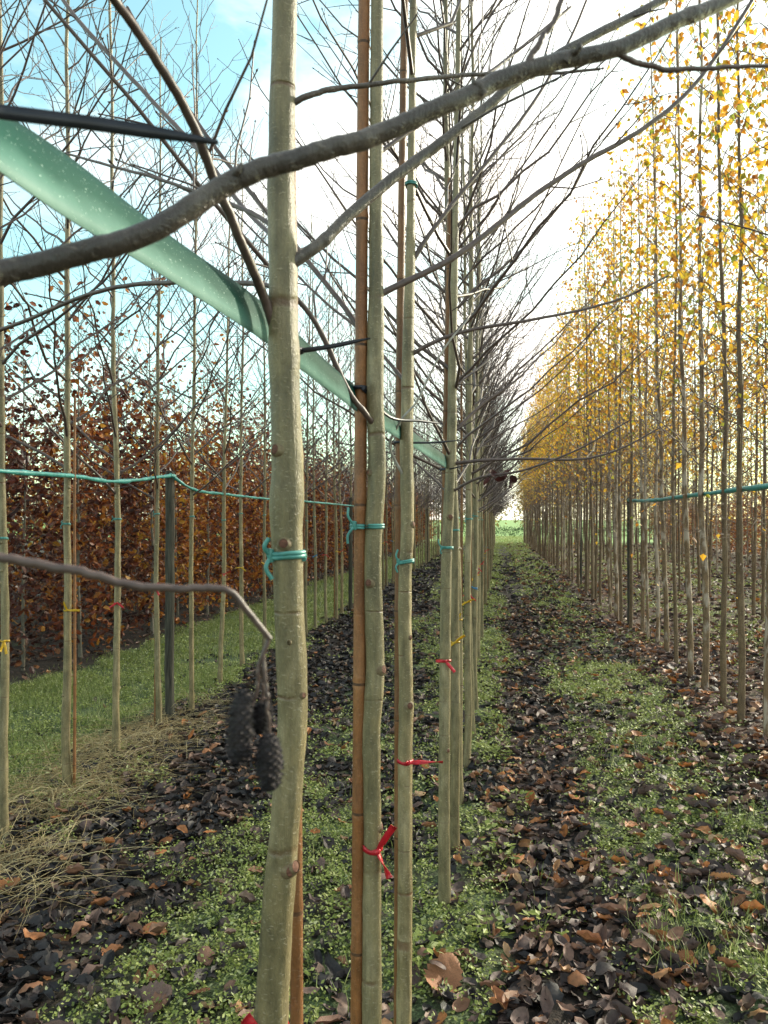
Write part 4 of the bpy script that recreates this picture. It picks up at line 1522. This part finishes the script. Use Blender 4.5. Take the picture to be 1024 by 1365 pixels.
def make_birch(seed):
    r_ = np.random.default_rng(seed)
    H = r_.uniform(6.6, 7.8)
    tp, tr = straight_trunk(r_, H, r_.uniform(0.024, 0.031), 0.005, 50, 0.010, 0.014)
    t = MB()
    t.tube(tp, tr, 10)
    c = MB()
    b = Buds()
    LP, LD = [], []
    # low short spurs
    dm = r_.uniform(0.5, 1.05)
    for z in 0.7 + 2.3 * r_.random(46) ** 0.7:
        az = r_.random() * 6.28
        L = r_.uniform(0.08, 0.25 + 0.16 * z)
        d = norm(np.array([math.cos(az), math.sin(az), r_.uniform(0.0, 0.6)]))
        p = limb(trunk_interp(tp, z), d, L, r_, 5, -0.1, 0.03)
        rad = np.linspace(0.0026, 0.001, 5)
        c.tube(p, rad, 4, False)
        if L > 0.2:
            side_twigs(c, b, p, rad, r_, 0.07, 0.12, 0.3, 1, 0)
        if r_.random() < 0.12:
            LP.append(p[-1])
            LD.append(np.array([r_.normal(), r_.normal(), -1.0]))
    az = 0
    n = 44
    for i in range(n):
        f = (i + r_.random()) / n
        z = 1.9 + (H * 0.97 - 1.9) * f
        az += 2.399 + r_.normal() * 0.3
        th = R(52 - 16 * f + r_.normal() * 6)
        L = 1.3 * (1 - 0.6 * f) * r_.uniform(0.65, 1.1)
        d = np.array([math.cos(az) * math.sin(th), math.sin(az) * math.sin(th), math.cos(th)])
        p = limb(trunk_interp(tp, z), d, L, r_, 9, r_.uniform(-0.05, 0.15), 0.012)
        rad = np.linspace(0.0022 + 0.0032 * L, 0.001, 9)
        c.tube(p, rad, 4, False)
        before = len(c.v)
        side_twigs(c, b, p, rad, r_, 0.10, 0.36 * min(1, L), 0.15, 0, 0, 3, 0.05)
        # leaves near twig ends, more of them higher up
        dens = np.interp(z, [2.1, 2.8, 3.7, 8], [0.05, 0.3, 1.0, 0.95])
        tips = [v for v in c.v[before:]]
        for v in tips:
            for _ in range(3):
                if r_.random() < dens * 0.88 * dm:
                    q = v[int(r_.integers(len(v)))]
                    LP.append(q)
                    LD.append(np.array([r_.normal() * 0.6, r_.normal() * 0.6, -0.9]))
    core = np.array([trunk_interp(tp, z) for z in np.linspace(0.6, H * 0.98, 24)])
    c.tube(core, np.interp(core[:, 2], tp[:, 2], tr) * 0.5, 5)
    lm = MB()
    N = len(LP)
    lm.inst(LEAF_V, LEAF_F, np.array(LP), frames(np.array(LD), None, r_.random(N) * 6.28), r_.uniform(0.042, 0.074, N))
    return t.mesh('birch_trunk', M_BIRCH), c.mesh('birch_twigs', M_BTWIG), lm.mesh('birch_leaves', M_LEAFY, False)


BIR = [make_birch(200 + i) for i in range(6)]


def place_birch(x, y, label, group, sc=None):
    t, c, l = BIR[int(rng.integers(len(BIR)))]
    o = empty('birch_tree', (x, y, ghs(x, y)))
    o.rotation_euler.z = rng.random() * 6.28
    s = sc or rng.uniform(0.9, 1.08)
    w = s * rng.uniform(0.88, 1.18)
    o.scale = (w, w, s)
    link('trunk', t, o)
    link('branches', c, o)
    link('leaves', l, o)
    tag(o, label, 'tree', group)
    return o


bir0 = [on_ground(px, py)[:2] for (px, py) in ((1022, 990), (988, 964), (964, 941), (940, 920), (921, 906), (902, 889), (889, 873), (877, 862))]
for k in range(1, 6):
    place_birch(RX + 0.03 * rng.normal(), bir0[0][1] - 0.55 * k, 'yellow birch ahead of the black post, its leafy crown over the path', 'birches of the row along the path')
BL = ['thick double-toned birch stem rising through the teal band', 'straight tan birch, next past the thick stem under the teal band', 'pale patched birch under the teal band', 'slim brown birch beside the pale patched stem',
      'thin grey birch, two past the pale patched stem', 'thin birch, three past the pale patched stem', 'thin birch two short of the black post', 'thin birch just short of the black post']
for i, (x, y) in enumerate(bir0):
    place_birch(x, y, BL[i], 'birches of the row along the path')
y = bir0[-1][1] + 0.5
while y < 55:
    place_birch(RX + 0.05 * rng.normal() - 0.003 * (y - 10), y, bay_label('slim yellow birch', y, GPRY, 7.0, 'black post of the path-side row'), 'birches of the row along the path')
    y += 0.52 + rng.normal() * 0.06
for row, (x0, ys, st) in enumerate(((4.1, 7.5, 0.62), (6.3, 14, 0.8), (8.6, 20, 1.1))):
    y = ys
    while y < 55:
        place_birch(x0 + 0.06 * rng.normal(), y, 'slim birch, %s row from the path, %s' % (ORD[row + 1], 'ahead of the first black post' if y < GPRY else 'in bay past the %s black post' % ORD[int((y - GPRY) / 7.0)]), 'birches of the rows behind')
        y += st + rng.normal() * 0.07

# ------------------------------------------------------------------ beeches
BL_V = np.array([[0, 0, 0], [0.3, 0.28, 0.06], [0.72, 0.24, 0.05], [1.0, 0, -0.1], [0.72, -0.24, 0.05], [0.3, -0.28, 0.06], [0.5, 0, -0.02]], float)
BL_F = np.array([[0, 6, 1], [1, 6, 2], [2, 6, 3], [0, 5, 6], [5, 4, 6], [4, 3, 6]])


def make_beech(seed, mat):
    r_ = np.random.default_rng(seed)
    H = r_.uniform(3.6, 4.6)
    tp, tr = straight_trunk(r_, H, 0.022, 0.004, 36, 0.008, 0.01)
    t = MB()
    t.tube(tp, tr, 8)
    c = MB()
    b = Buds()
    LP, LD = [], []
    az = 0
    n = 78
    for i in range(n):
        f = (i + r_.random()) / n
        z = 0.10 + (H * 0.97 - 0.10) * f ** 1.1
        az += 2.399 + r_.normal() * 0.3
        th = R(66 - 30 * f + r_.normal() * 8)
        L = (0.78 if z < 2.4 else 0.78 - 0.17 * (z - 2.4)) * r_.uniform(0.6, 1.08)
        d = np.array([math.cos(az) * math.sin(th), math.sin(az) * math.sin(th), math.cos(th)])
        p = limb(trunk_interp(tp, z), d, L, r_, 7, 0.02, 0.015)
        rad = np.linspace(0.0045, 0.001, 7)
        c.tube(p, rad, 4, False)
        before = len(c.v)
        side_twigs(c, b, p, rad, r_, 0.085, 0.30, 0.15, 0, 0, 3, 0.0)
        dens = np.interp(z, [0.2, 1.9, 2.7, 3.3, 5], [1, 1, 0.75, 0.16, 0.08])
        for v in c.v[before:]:
            for q in v[::3]:
                if r_.random() < dens * 1.0:
                    LP.append(q + r_.normal(size=3) * 0.012)
                    LD.append(np.array([r_.normal(), r_.normal(), -0.55 + 0.5 * r_.normal()]))
    core = np.array([trunk_interp(tp, z) for z in np.linspace(0.1, H * 0.98, 24)])
    c.tube(core, np.interp(core[:, 2], tp[:, 2], tr) * 0.5, 5)
    lm = MB()
    N = len(LP)
    lm.inst(BL_V, BL_F, np.array(LP), frames(np.array(LD), None, r_.random(N) * 6.28), r_.uniform(0.06, 0.095, N))
    return t.mesh('beech_trunk', M_BEECH), c.mesh('beech_twigs', M_BTWIG), lm.mesh('beech_leaves', mat, False)


M_LEAFBO = leaf_mat('beech_leaf_orange', [(0.0, (0.12, 0.03, 0.014)), (0.4, (0.30, 0.085, 0.02)), (0.75, (0.44, 0.17, 0.028)), (1.0, (0.50, 0.30, 0.04))], 0.35, 0.45, 0.4, 0.3, 25)
BEE = [make_beech(300 + i, (M_LEAFBD, M_LEAFB, M_LEAFBO, M_LEAFB, M_LEAFBD)[i]) for i in range(5)]
first_beech = True
for row, (x0, ys, st) in enumerate(((-4.85, 5.6, 0.86), (-6.15, 7.2, 0.95), (-7.6, 9.5, 1.0), (-9.2, 12.0, 1.25))):
    y = ys
    q = 0
    while y < 55:
        vi = int(rng.integers(len(BEE)))
        if row == 0 and y < 8.3:
            vi = 0
        t, c, l = BEE[vi]
        x = x0 + 0.08 * rng.normal()
        o = empty('beech_tree', (x, y, ghs(x, y)))
        o.rotation_euler.z = rng.random() * 6.28
        s = rng.uniform(0.86, 1.12)
        o.scale = (s, s, s)
        link('trunk', t, o)
        link('branches', c, o)
        link('leaves', l, o)
        tag(o, '%s copper beech, %s row beyond the grass, %s' % (['dark purple', 'rusty', 'orange', 'red-brown', 'blackish'][vi], ORD[row], 'ahead of the dark post' if y < GPLY else 'in bay past the %s dark post' % ORD[int((y - GPLY) / 7.2)]), 'tree', 'copper beeches')
        y += st * rng.uniform(0.85, 1.2) * (1 + y / 120)

for k, y in enumerate(np.arange(19, 56, 1.1)):
    t, c, l = BEE[(1, 2, 3)[k % 3]]
    x = 10.8 + 0.1 * rng.normal()
    o = empty('beech_tree', (x, y, ghs(x, y)))
    o.rotation_euler.z = rng.random() * 6.28
    o.scale = (1.1, 1.1, rng.uniform(0.7, 0.95))
    link('trunk', t, o)
    link('branches', c, o)
    link('leaves', l, o)
    tag(o, '%s beech of the hedge row standing behind all the birches' % ('rusty', 'orange', 'red-brown')[k % 3], 'tree', 'beeches behind the birches')

# ------------------------------------------------------------------ end of the rows
r_ = np.random.default_rng(5)
mb = MB()
N = 14000
P = np.stack([r_.uniform(-40, 40, N), 73 + r_.normal(size=N) * 0.35, r_.random(N) ** 0.8 * (0.75 + 0.25 * vnoise(np.linspace(0, 50, N), np.zeros(N), 1.0))], 1)
mb.inst(BL_V, BL_F, P, frames(r_.normal(size=(N, 3)), None, r_.random(N) * 6.28), r_.uniform(0.09, 0.18, N))
tag(mb.build('far_hedge', M_HEDGE, None, False), 'low dark green hedge closing the far end of the path', 'hedge')
mb = MB()
for q in range(46):
    cx = -95 + q * 4.3 + r_.normal() * 1.0
    cyy = 120 + r_.normal() * 8
    hh = r_.uniform(4, 9)
    n = 700
    d = r_.normal(size=(n, 3))
    d /= np.linalg.norm(d, axis=1)[:, None]
    d *= (r_.random(n) ** 0.4)[:, None]
    P = np.array([cx, cyy, hh * 0.52]) + d * np.array([2.9, 2.9, hh * 0.52])
    mb.inst(BL_V, BL_F, P, frames(r_.normal(size=(n, 3)), None, r_.random(n) * 6.28), r_.uniform(0.22, 0.5, n))
    mb.tube(np.array([[cx, cyy, -0.1], [cx, cyy, hh * 0.5]]), [0.15, 0.08], 5)
tag(mb.build('far_wood', M_FAR, None, False), 'far-off yellowing wood beyond the field', 'wood', None, 'stuff')

# ------------------------------------------------------------------ ground cover
def in_view(x, y, mx=1.1):
    zc = -x * sy_ + y * cy_
    xc = x * cy_ + y * sy_
    return (zc > 1.2) & (np.abs(xc) < 0.5 * zc + mx)


def sample(x0, x1, y0, y1, dens, r_):
    n = int((x1 - x0) * (y1 - y0) * dens)
    x = r_.uniform(x0, x1, n)
    y = r_.uniform(y0, y1, n)
    k = in_view(x, y)
    return x[k], y[k]


def leaf_template(seed, curl, fold, wid=0.66, rows=6, lobed=False, amp=1.0):
    r_ = np.random.default_rng(seed)
    u = np.linspace(0, 1, rows)
    w = wid * 0.5 * np.sin(np.pi * np.clip(u * 0.94 + 0.03, 0, 1)) ** 0.75
    if lobed:
        w = w * np.where(np.arange(rows) % 2 == 0, 0.86, 1.1)
    V = []
    for i in range(rows):
        for s in (-1, -0.5, 0, 0.5, 1):
            x = u[i] - 0.5
            yv = s * w[i] * (1 - 0.25 * fold * abs(s))
            z = fold * abs(s) * w[i] * 0.9 + curl * (u[i] - 0.45) ** 2 + r_.normal() * 0.045 * amp + (0.035 if i % 2 else -0.035) * abs(s) * amp
            V.append((x + r_.normal() * 0.02 * amp, yv + r_.normal() * 0.025 * amp, z))
    F = []
    for i in range(rows - 1):
        for j in range(4):
            a = i * 5 + j
            F.append((a, a + 1, a + 6, a + 5))
    V = np.array(V)
    V[:, 2] -= V[:, 2].min()
    return V, np.array(F)


LT = [leaf_template(i, c, f, w) for i, (c, f, w) in enumerate(((0.5, 0.5, 0.7), (0.9, 0.2, 0.66), (-0.5, 0.5, 0.75), (0.3, 1.0, 0.7), (1.2, 0.7, 0.6), (-0.9, -0.3, 0.7), (0.2, 0.25, 0.8), (0.7, 1.3, 0.75)))]
r_ = np.random.default_rng(11)


def litter(mb, x, y, smin, smax, r_, lift=0.012, tilt=0.45, tmpl=LT):
    n = len(x)
    ti = r_.integers(len(tmpl), size=n)
    sc = r_.uniform(smin, smax, n)
    rot = rots(r_.random(n) * 6.28, np.abs(r_.normal(size=n)) * tilt, r_.random(n) * 6.28)
    z = gh(x, y) + r_.random(n) * lift
    for k in range(len(tmpl)):
        q = ti == k
        sq = sc[q][:, None] * np.stack([np.ones(q.sum()), r_.uniform(0.7, 1.1, q.sum()), r_.uniform(0.5, 1.15, q.sum())], 1)
        mb.inst(tmpl[k][0], tmpl[k][1], np.stack([x[q], y[q], z[q]], 1), rot[q], sq)


def leafiness(x, y):
    return np.clip(-green(x, y) * 2.0 + 0.55, 0.2, 1)


mb = MB()
for (y0, y1, x0, x1, dens, a, b_) in ((1.3, 5, -3.2, 1.55, 620, 0.045, 0.085), (5, 9, -3.6, 1.6, 430, 0.05, 0.09), (9, 16, -3.0, 1.6, 190, 0.07, 0.12), (16, 34, -3.0, 1.6, 45, 0.10, 0.17)):
    x, y = sample(x0, x1, y0, y1, dens, r_)
    k = r_.random(len(x)) < leafiness(x, y) * np.where(x < -2.75, 0.12, np.where(x > 0.0, 0.62, 1.0))
    litter(mb, x[k], y[k], a, b_, r_)
tag(mb.build('dark_leaf_litter', M_LITTER, None, True), 'blackened fallen alder leaves carpeting the ground between the rows', 'leaf litter', None, 'stuff')

mb = MB()
for (y0, y1, x0, x1, dens, a, b_) in ((1.3, 6, -2.6, 2.8, 75, 0.04, 0.095), (1.3, 6, -0.05, 2.6, 220, 0.04, 0.10), (6, 14, -0.05, 1.6, 110, 0.05, 0.10), (5, 12, 1.5, 6, 230, 0.05, 0.11), (12, 24, 0.5, 9, 50, 0.07, 0.14), (24, 50, 0.5, 14, 9, 0.11, 0.2), (6, 14, -2.5, 0.9, 18, 0.05, 0.1), (7, 30, -7, -4.4, 60, 0.05, 0.1)):
    x, y = sample(x0, x1, y0, y1, dens, r_)
    k = r_.random(len(x)) < 0.35 + 0.65 * leafiness(x, y)
    litter(mb, x[k], y[k], a, b_, r_, 0.045, 0.4)
tag(mb.build('brown_leaf_litter', M_LITTERB, None, True), 'brown and orange fallen leaves strewn under the birches and path', 'leaf litter', None, 'stuff')

# single leaves that can be picked out
LM = [[], [], []]
FM = [M_LITTER, M_LITTERB, leaf_mat('orange_leaf', [(0.0, (0.17, 0.065, 0.035)), (0.5, (0.30, 0.125, 0.045)), (1.0, (0.42, 0.25, 0.12))], 0.15, 0.5, 0.3, 0.4, 50)]
for j, mt in enumerate(FM):
    for V, F in LT:
        q = MB()
        q.add(V, F)
        LM[j].append(q.mesh('leaf', mt))
GRP = 'fallen leaves lying singly on top of the litter'
FL = ['blackish curled fallen leaf', 'brown withered fallen leaf', 'orange fallen leaf']
cnt = 0
while cnt < 270:
    py = 1010 + (1400 - 1010) * rng.random()
    px = rng.uniform(-20, 1044)
    g = on_ground(px, py)
    if g[0] < -2.6 or g[0] > 2.3:
        continue
    j = rng.choice(3, p=[0.36, 0.52, 0.12])
    if j == 0 and green(g[0], g[1]) > 0.1:
        continue
    o = link('fallen_leaf', LM[j][int(rng.integers(8))])
    s = rng.uniform(0.06, 0.11) if j < 2 else rng.uniform(0.035, 0.075)
    o.location = (g[0], g[1], ghs(g[0], g[1]) + 0.014)
    o.rotation_euler = (rng.normal() * 0.3, rng.normal() * 0.3, rng.random() * 6.28)
    o.scale = (s, s * rng.uniform(0.75, 1.1), s * rng.uniform(0.5, 1.1))
    zn = 'between the two alder rows' if g[0] < -0.45 else 'at the foot of the path row' if g[0] < 0.07 else 'in the dark track of the path' if g[0] < 0.5 else 'on the grassy strip of the path' if g[0] < 1.5 else 'at the foot of the birches'
    tag(o, FL[j] + ' ' + zn, 'leaf', GRP)
    cnt += 1
# a few big ones the photograph singles out
for (px, py, s, j, w, ang, lb) in ((700, 1265, 0.15, 1, 0.5, 0.9, 'long brown chestnut-like leaf lying in the dark track'), (912, 1290, 0.075, 2, 1.0, 0.4, 'bright orange leaf standing in the weeds'),
                                   (870, 1245, 0.14, 1, 0.5, -0.7, 'long brown leaf slanting across the weeds'), (960, 1180, 0.13, 2, 0.4, -0.5, 'long orange-brown leaf at the birch side'),
                                   (820, 1075, 0.14, 1, 0.5, 0.5, 'pale tan folded leaf on the grassy strip'), (10, 1195, 0.12, 2, 1.0, 0.2, 'broad tan leaf beside the straw'),
                                   (590, 1320, 0.17, 1, 1.1, 1.2, 'large crumpled brown leaf at the row edge'), (940, 1022, 0.15, 1, 0.8, 1.5, 'pointed tan leaf standing upright in the litter'),
                                   (195, 1345, 0.17, 1, 0.8, 0.3, 'large grey-brown leaf lying on the weeds')):
    g = on_ground(px, py)
    V, F = leaf_template(int(px), rng.uniform(0.2, 0.8), rng.uniform(0.25, 0.7), 0.72, 17, True, 0.42)
    V[:, 2] += 0.05 * np.sin(V[:, 0] * 7 + px) + 0.05 * np.sin(V[:, 1] * 9 + py)
    q = MB()
    q.add(V, F)
    o = link('fallen_leaf', q.mesh('leaf', FM[j]))
    o.location = (g[0], g[1], ghs(g[0], g[1]) + 0.02)
    o.rotation_euler = (0.3, -0.15, ang)
    o.scale = (s, s * w, s * 0.8)
    tag(o, lb, 'leaf', 'large single fallen leaves')

# weeds
WV = np.array([[0, 0, 0], [0.45, 0.30, 0.06], [1.0, 0, 0.02], [0.45, -0.30, 0.06]], float)
WF = np.array([[0, 2, 1], [0, 3, 2]])
mb = MB()
for (y0, y1, x0, x1, dens, per, a, b_, sp, hh) in ((1.3, 4.2, -3.0, 2.4, 800, 14, 0.010, 0.021, 0.032, 0.04), (4.2, 8, -4.5, 3.2, 480, 12, 0.014, 0.028, 0.045, 0.045), (8, 16, -4.5, 5.5, 190, 10, 0.022, 0.042, 0.07, 0.05), (16, 50, -2.6, 8, 50, 9, 0.04, 0.08, 0.14, 0.05)):
    x, y = sample(x0, x1, y0, y1, dens, r_)
    k = r_.random(len(x)) < np.clip(green(x, y) * 2.4 + 0.30, 0.035, 1) * np.where(x < -2.65, 0.5, 1.0)
    x, y = x[k], y[k]
    n = len(x)
    hp = np.clip(r_.normal(size=n) * 0.35 + 0.8, 0.3, 2)
    X = np.repeat(x, per) + r_.normal(size=n * per) * sp * 0.6
    Y = np.repeat(y, per) + r_.normal(size=n * per) * sp * 0.6
    Z = gh(X, Y) + r_.random(n * per) * hh * np.repeat(hp, per) + 0.004
    th = r_.random(n * per) * 6.28
    d = np.stack([np.cos(th), np.sin(th), r_.normal(size=n * per) * 0.45 + 0.15], 1)
    mb.inst(WV, WF, np.stack([X, Y, Z], 1), frames(d, None, r_.normal(size=n * per) * 0.5), r_.uniform(a, b_, n * per))
tag(mb.build('weeds', M_WEED, None, False), 'low frosty green weeds growing through the leaf litter', 'weeds', None, 'stuff')

# taller leafy weeds along the row foot
for i, (px, py) in enumerate(((648, 905), (655, 965), (662, 1010), (690, 1075), (655, 1260), (720, 1245), (660, 860), (640, 1120), (668, 1155), (560, 1290))):
    g = on_ground(px, py)
    q = MB()
    n = 46
    rr_ = r_.random(n) ** 0.7 * 0.085
    th = r_.random(n) * 6.28
    zz = 0.02 + (0.12 - rr_) * r_.random(n)
    d = np.stack([np.cos(th), np.sin(th), r_.normal(size=n) * 0.3 + 0.2], 1)
    q.inst(WV, WF, np.stack([rr_ * np.cos(th), rr_ * np.sin(th), zz], 1), frames(d, None, r_.normal(size=n) * 0.4), r_.uniform(0.022, 0.045, n))
    for s_ in range(7):
        a = r_.random() * 6.28
        q.tube(np.array([[0, 0, -0.01], [0.03 * math.cos(a), 0.03 * math.sin(a), 0.05], [0.06 * math.cos(a), 0.06 * math.sin(a), 0.09]]), [0.0012, 0.001, 0.0008], 3, False)
    o = q.build('weed_plant', M_WEED, None, False)
    o.location = (g[0], g[1], ghs(g[0], g[1]))
    tag(o, 'broad-leaved green weed at the foot of the path row', 'weed', 'taller weeds along the path row')

# grass
GV = np.array([[0, -0.5, 0], [0, 0.5, 0], [0.12, 0.36, 0.5], [0.12, -0.36, 0.5], [0.42, 0, 0.95]], float)
GF4 = np.array([[0, 1, 2, 3], [3, 2, 4, 4]])


def grass(mb, x, y, h0, h1, w, r_):
    n = len(x)
    h = r_.uniform(h0, h1, n)
    rot = rots(r_.random(n) * 6.28, np.abs(r_.normal(size=n)) * 0.35, r_.random(n) * 6.28)
    mb.inst(GV, GF4, np.stack([x, y, gh(x, y) - 0.003], 1), rot, np.stack([h * r_.uniform(0.5, 1.6, n), np.full(n, w) * r_.uniform(0.7, 1.3, n), h], 1))


mb = MB()
for (y0, y1, dens, a, b_, w) in ((3.4, 8, 5200, 0.03, 0.08, 0.004), (8, 14, 2600, 0.04, 0.085, 0.006), (14, 30, 700, 0.06, 0.11, 0.012), (30, 56, 160, 0.07, 0.13, 0.025)):
    x, y = sample(-4.75, -2.62, y0, y1, dens, r_)
    k = r_.random(len(x)) < np.clip(green(x, y) * 2.2 + 0.35, 0.02, 1) * np.clip(vnoise(x, y, 3.1, 63) * 1.5, 0.25, 1)
    grass(mb, x[k], y[k], a, b_, w, r_)
# tufts on the path's green strip
x, y = sample(0.5, 1.6, 1.6, 9, 1300, r_)
k = r_.random(len(x)) < np.clip(vnoise(x, y, 2.3, 77) * 3.2 - 1.7, 0, 1)
grass(mb, x[k], y[k], 0.05, 0.12, 0.0035, r_)
x, y = sample(-1.3, 0.2, 1.6, 9, 300, r_)
k = r_.random(len(x)) < np.clip(vnoise(x, y, 2.3, 79) * 3.2 - 1.9, 0, 1)
grass(mb, x[k], y[k], 0.04, 0.10, 0.0035, r_)
x, y = sample(-3, 4, 46, 72, 55, r_)
grass(mb, x, y, 0.06, 0.14, 0.03, r_)
tag(mb.build('grass', M_GRASS, None, False), 'short frosted grass of the strip beside the beeches', 'grass', None, 'stuff')

# straw round the feet of the left row
SV = []
mb = MB()
cl = [(on_ground(px, py), n_, s_) for (px, py, n_, s_) in ((20, 1150, 380, 0.16), (70, 1075, 480, 0.20), (120, 1045, 400, 0.2), (150, 1010, 480, 0.2), (190, 990, 360, 0.2), (235, 968, 260, 0.16), (30, 1060, 160, 0.22), (275, 940, 70, 0.15), (5, 1200, 120, 0.12))]
for g, n_, s_ in cl:
    for _ in range(n_):
        x, y = g[0] + r_.normal() * s_, g[1] + r_.normal() * s_ * 0.9
        a = r_.random() * 6.28
        L = r_.uniform(0.10, 0.38)
        el = abs(r_.normal()) * 0.6
        d = np.array([math.cos(a) * math.cos(el), math.sin(a) * math.cos(el), math.sin(el)])
        tt = np.linspace(0, 1, 5)
        p = np.array([x, y, ghs(x, y) + 0.01]) + L * (tt[:, None] * d + (tt ** 2)[:, None] * np.array([r_.normal() * 0.25, r_.normal() * 0.25, -math.sin(el) * 0.75]))
        p[:, 2] = np.maximum(p[:, 2], gh(p[:, 0], p[:, 1]) + 0.006)
        mb.tube(p, np.linspace(0.0016, 0.0009, 5), 3, False)
tag(mb.build('straw', M_STRAW, None, True), 'dry straw-coloured grass matted round the feet of the alders', 'dry grass', None, 'stuff')

# shrivelled leaves hanging on a branch over the path
for i, (px, py, s) in enumerate(((655, 632, 0.05), (668, 640, 0.055), (678, 632, 0.045), (686, 645, 0.05), (648, 640, 0.04), (676, 650, 0.04), (683, 640, 0.05))):
    p = at(px, py, 3.02)
    o = link('dried_leaf', LM[0][i % 8].copy())
    o.data.materials.clear()
    o.data.materials.append(M_DRYLEAF)
    o.location = tuple(p - np.array(t4.location))
    o.parent = t4
    o.rotation_euler = (1.2 + rng.normal() * 0.4, rng.normal() * 0.5, rng.random() * 6.28)
    o.scale = (s, s, s)
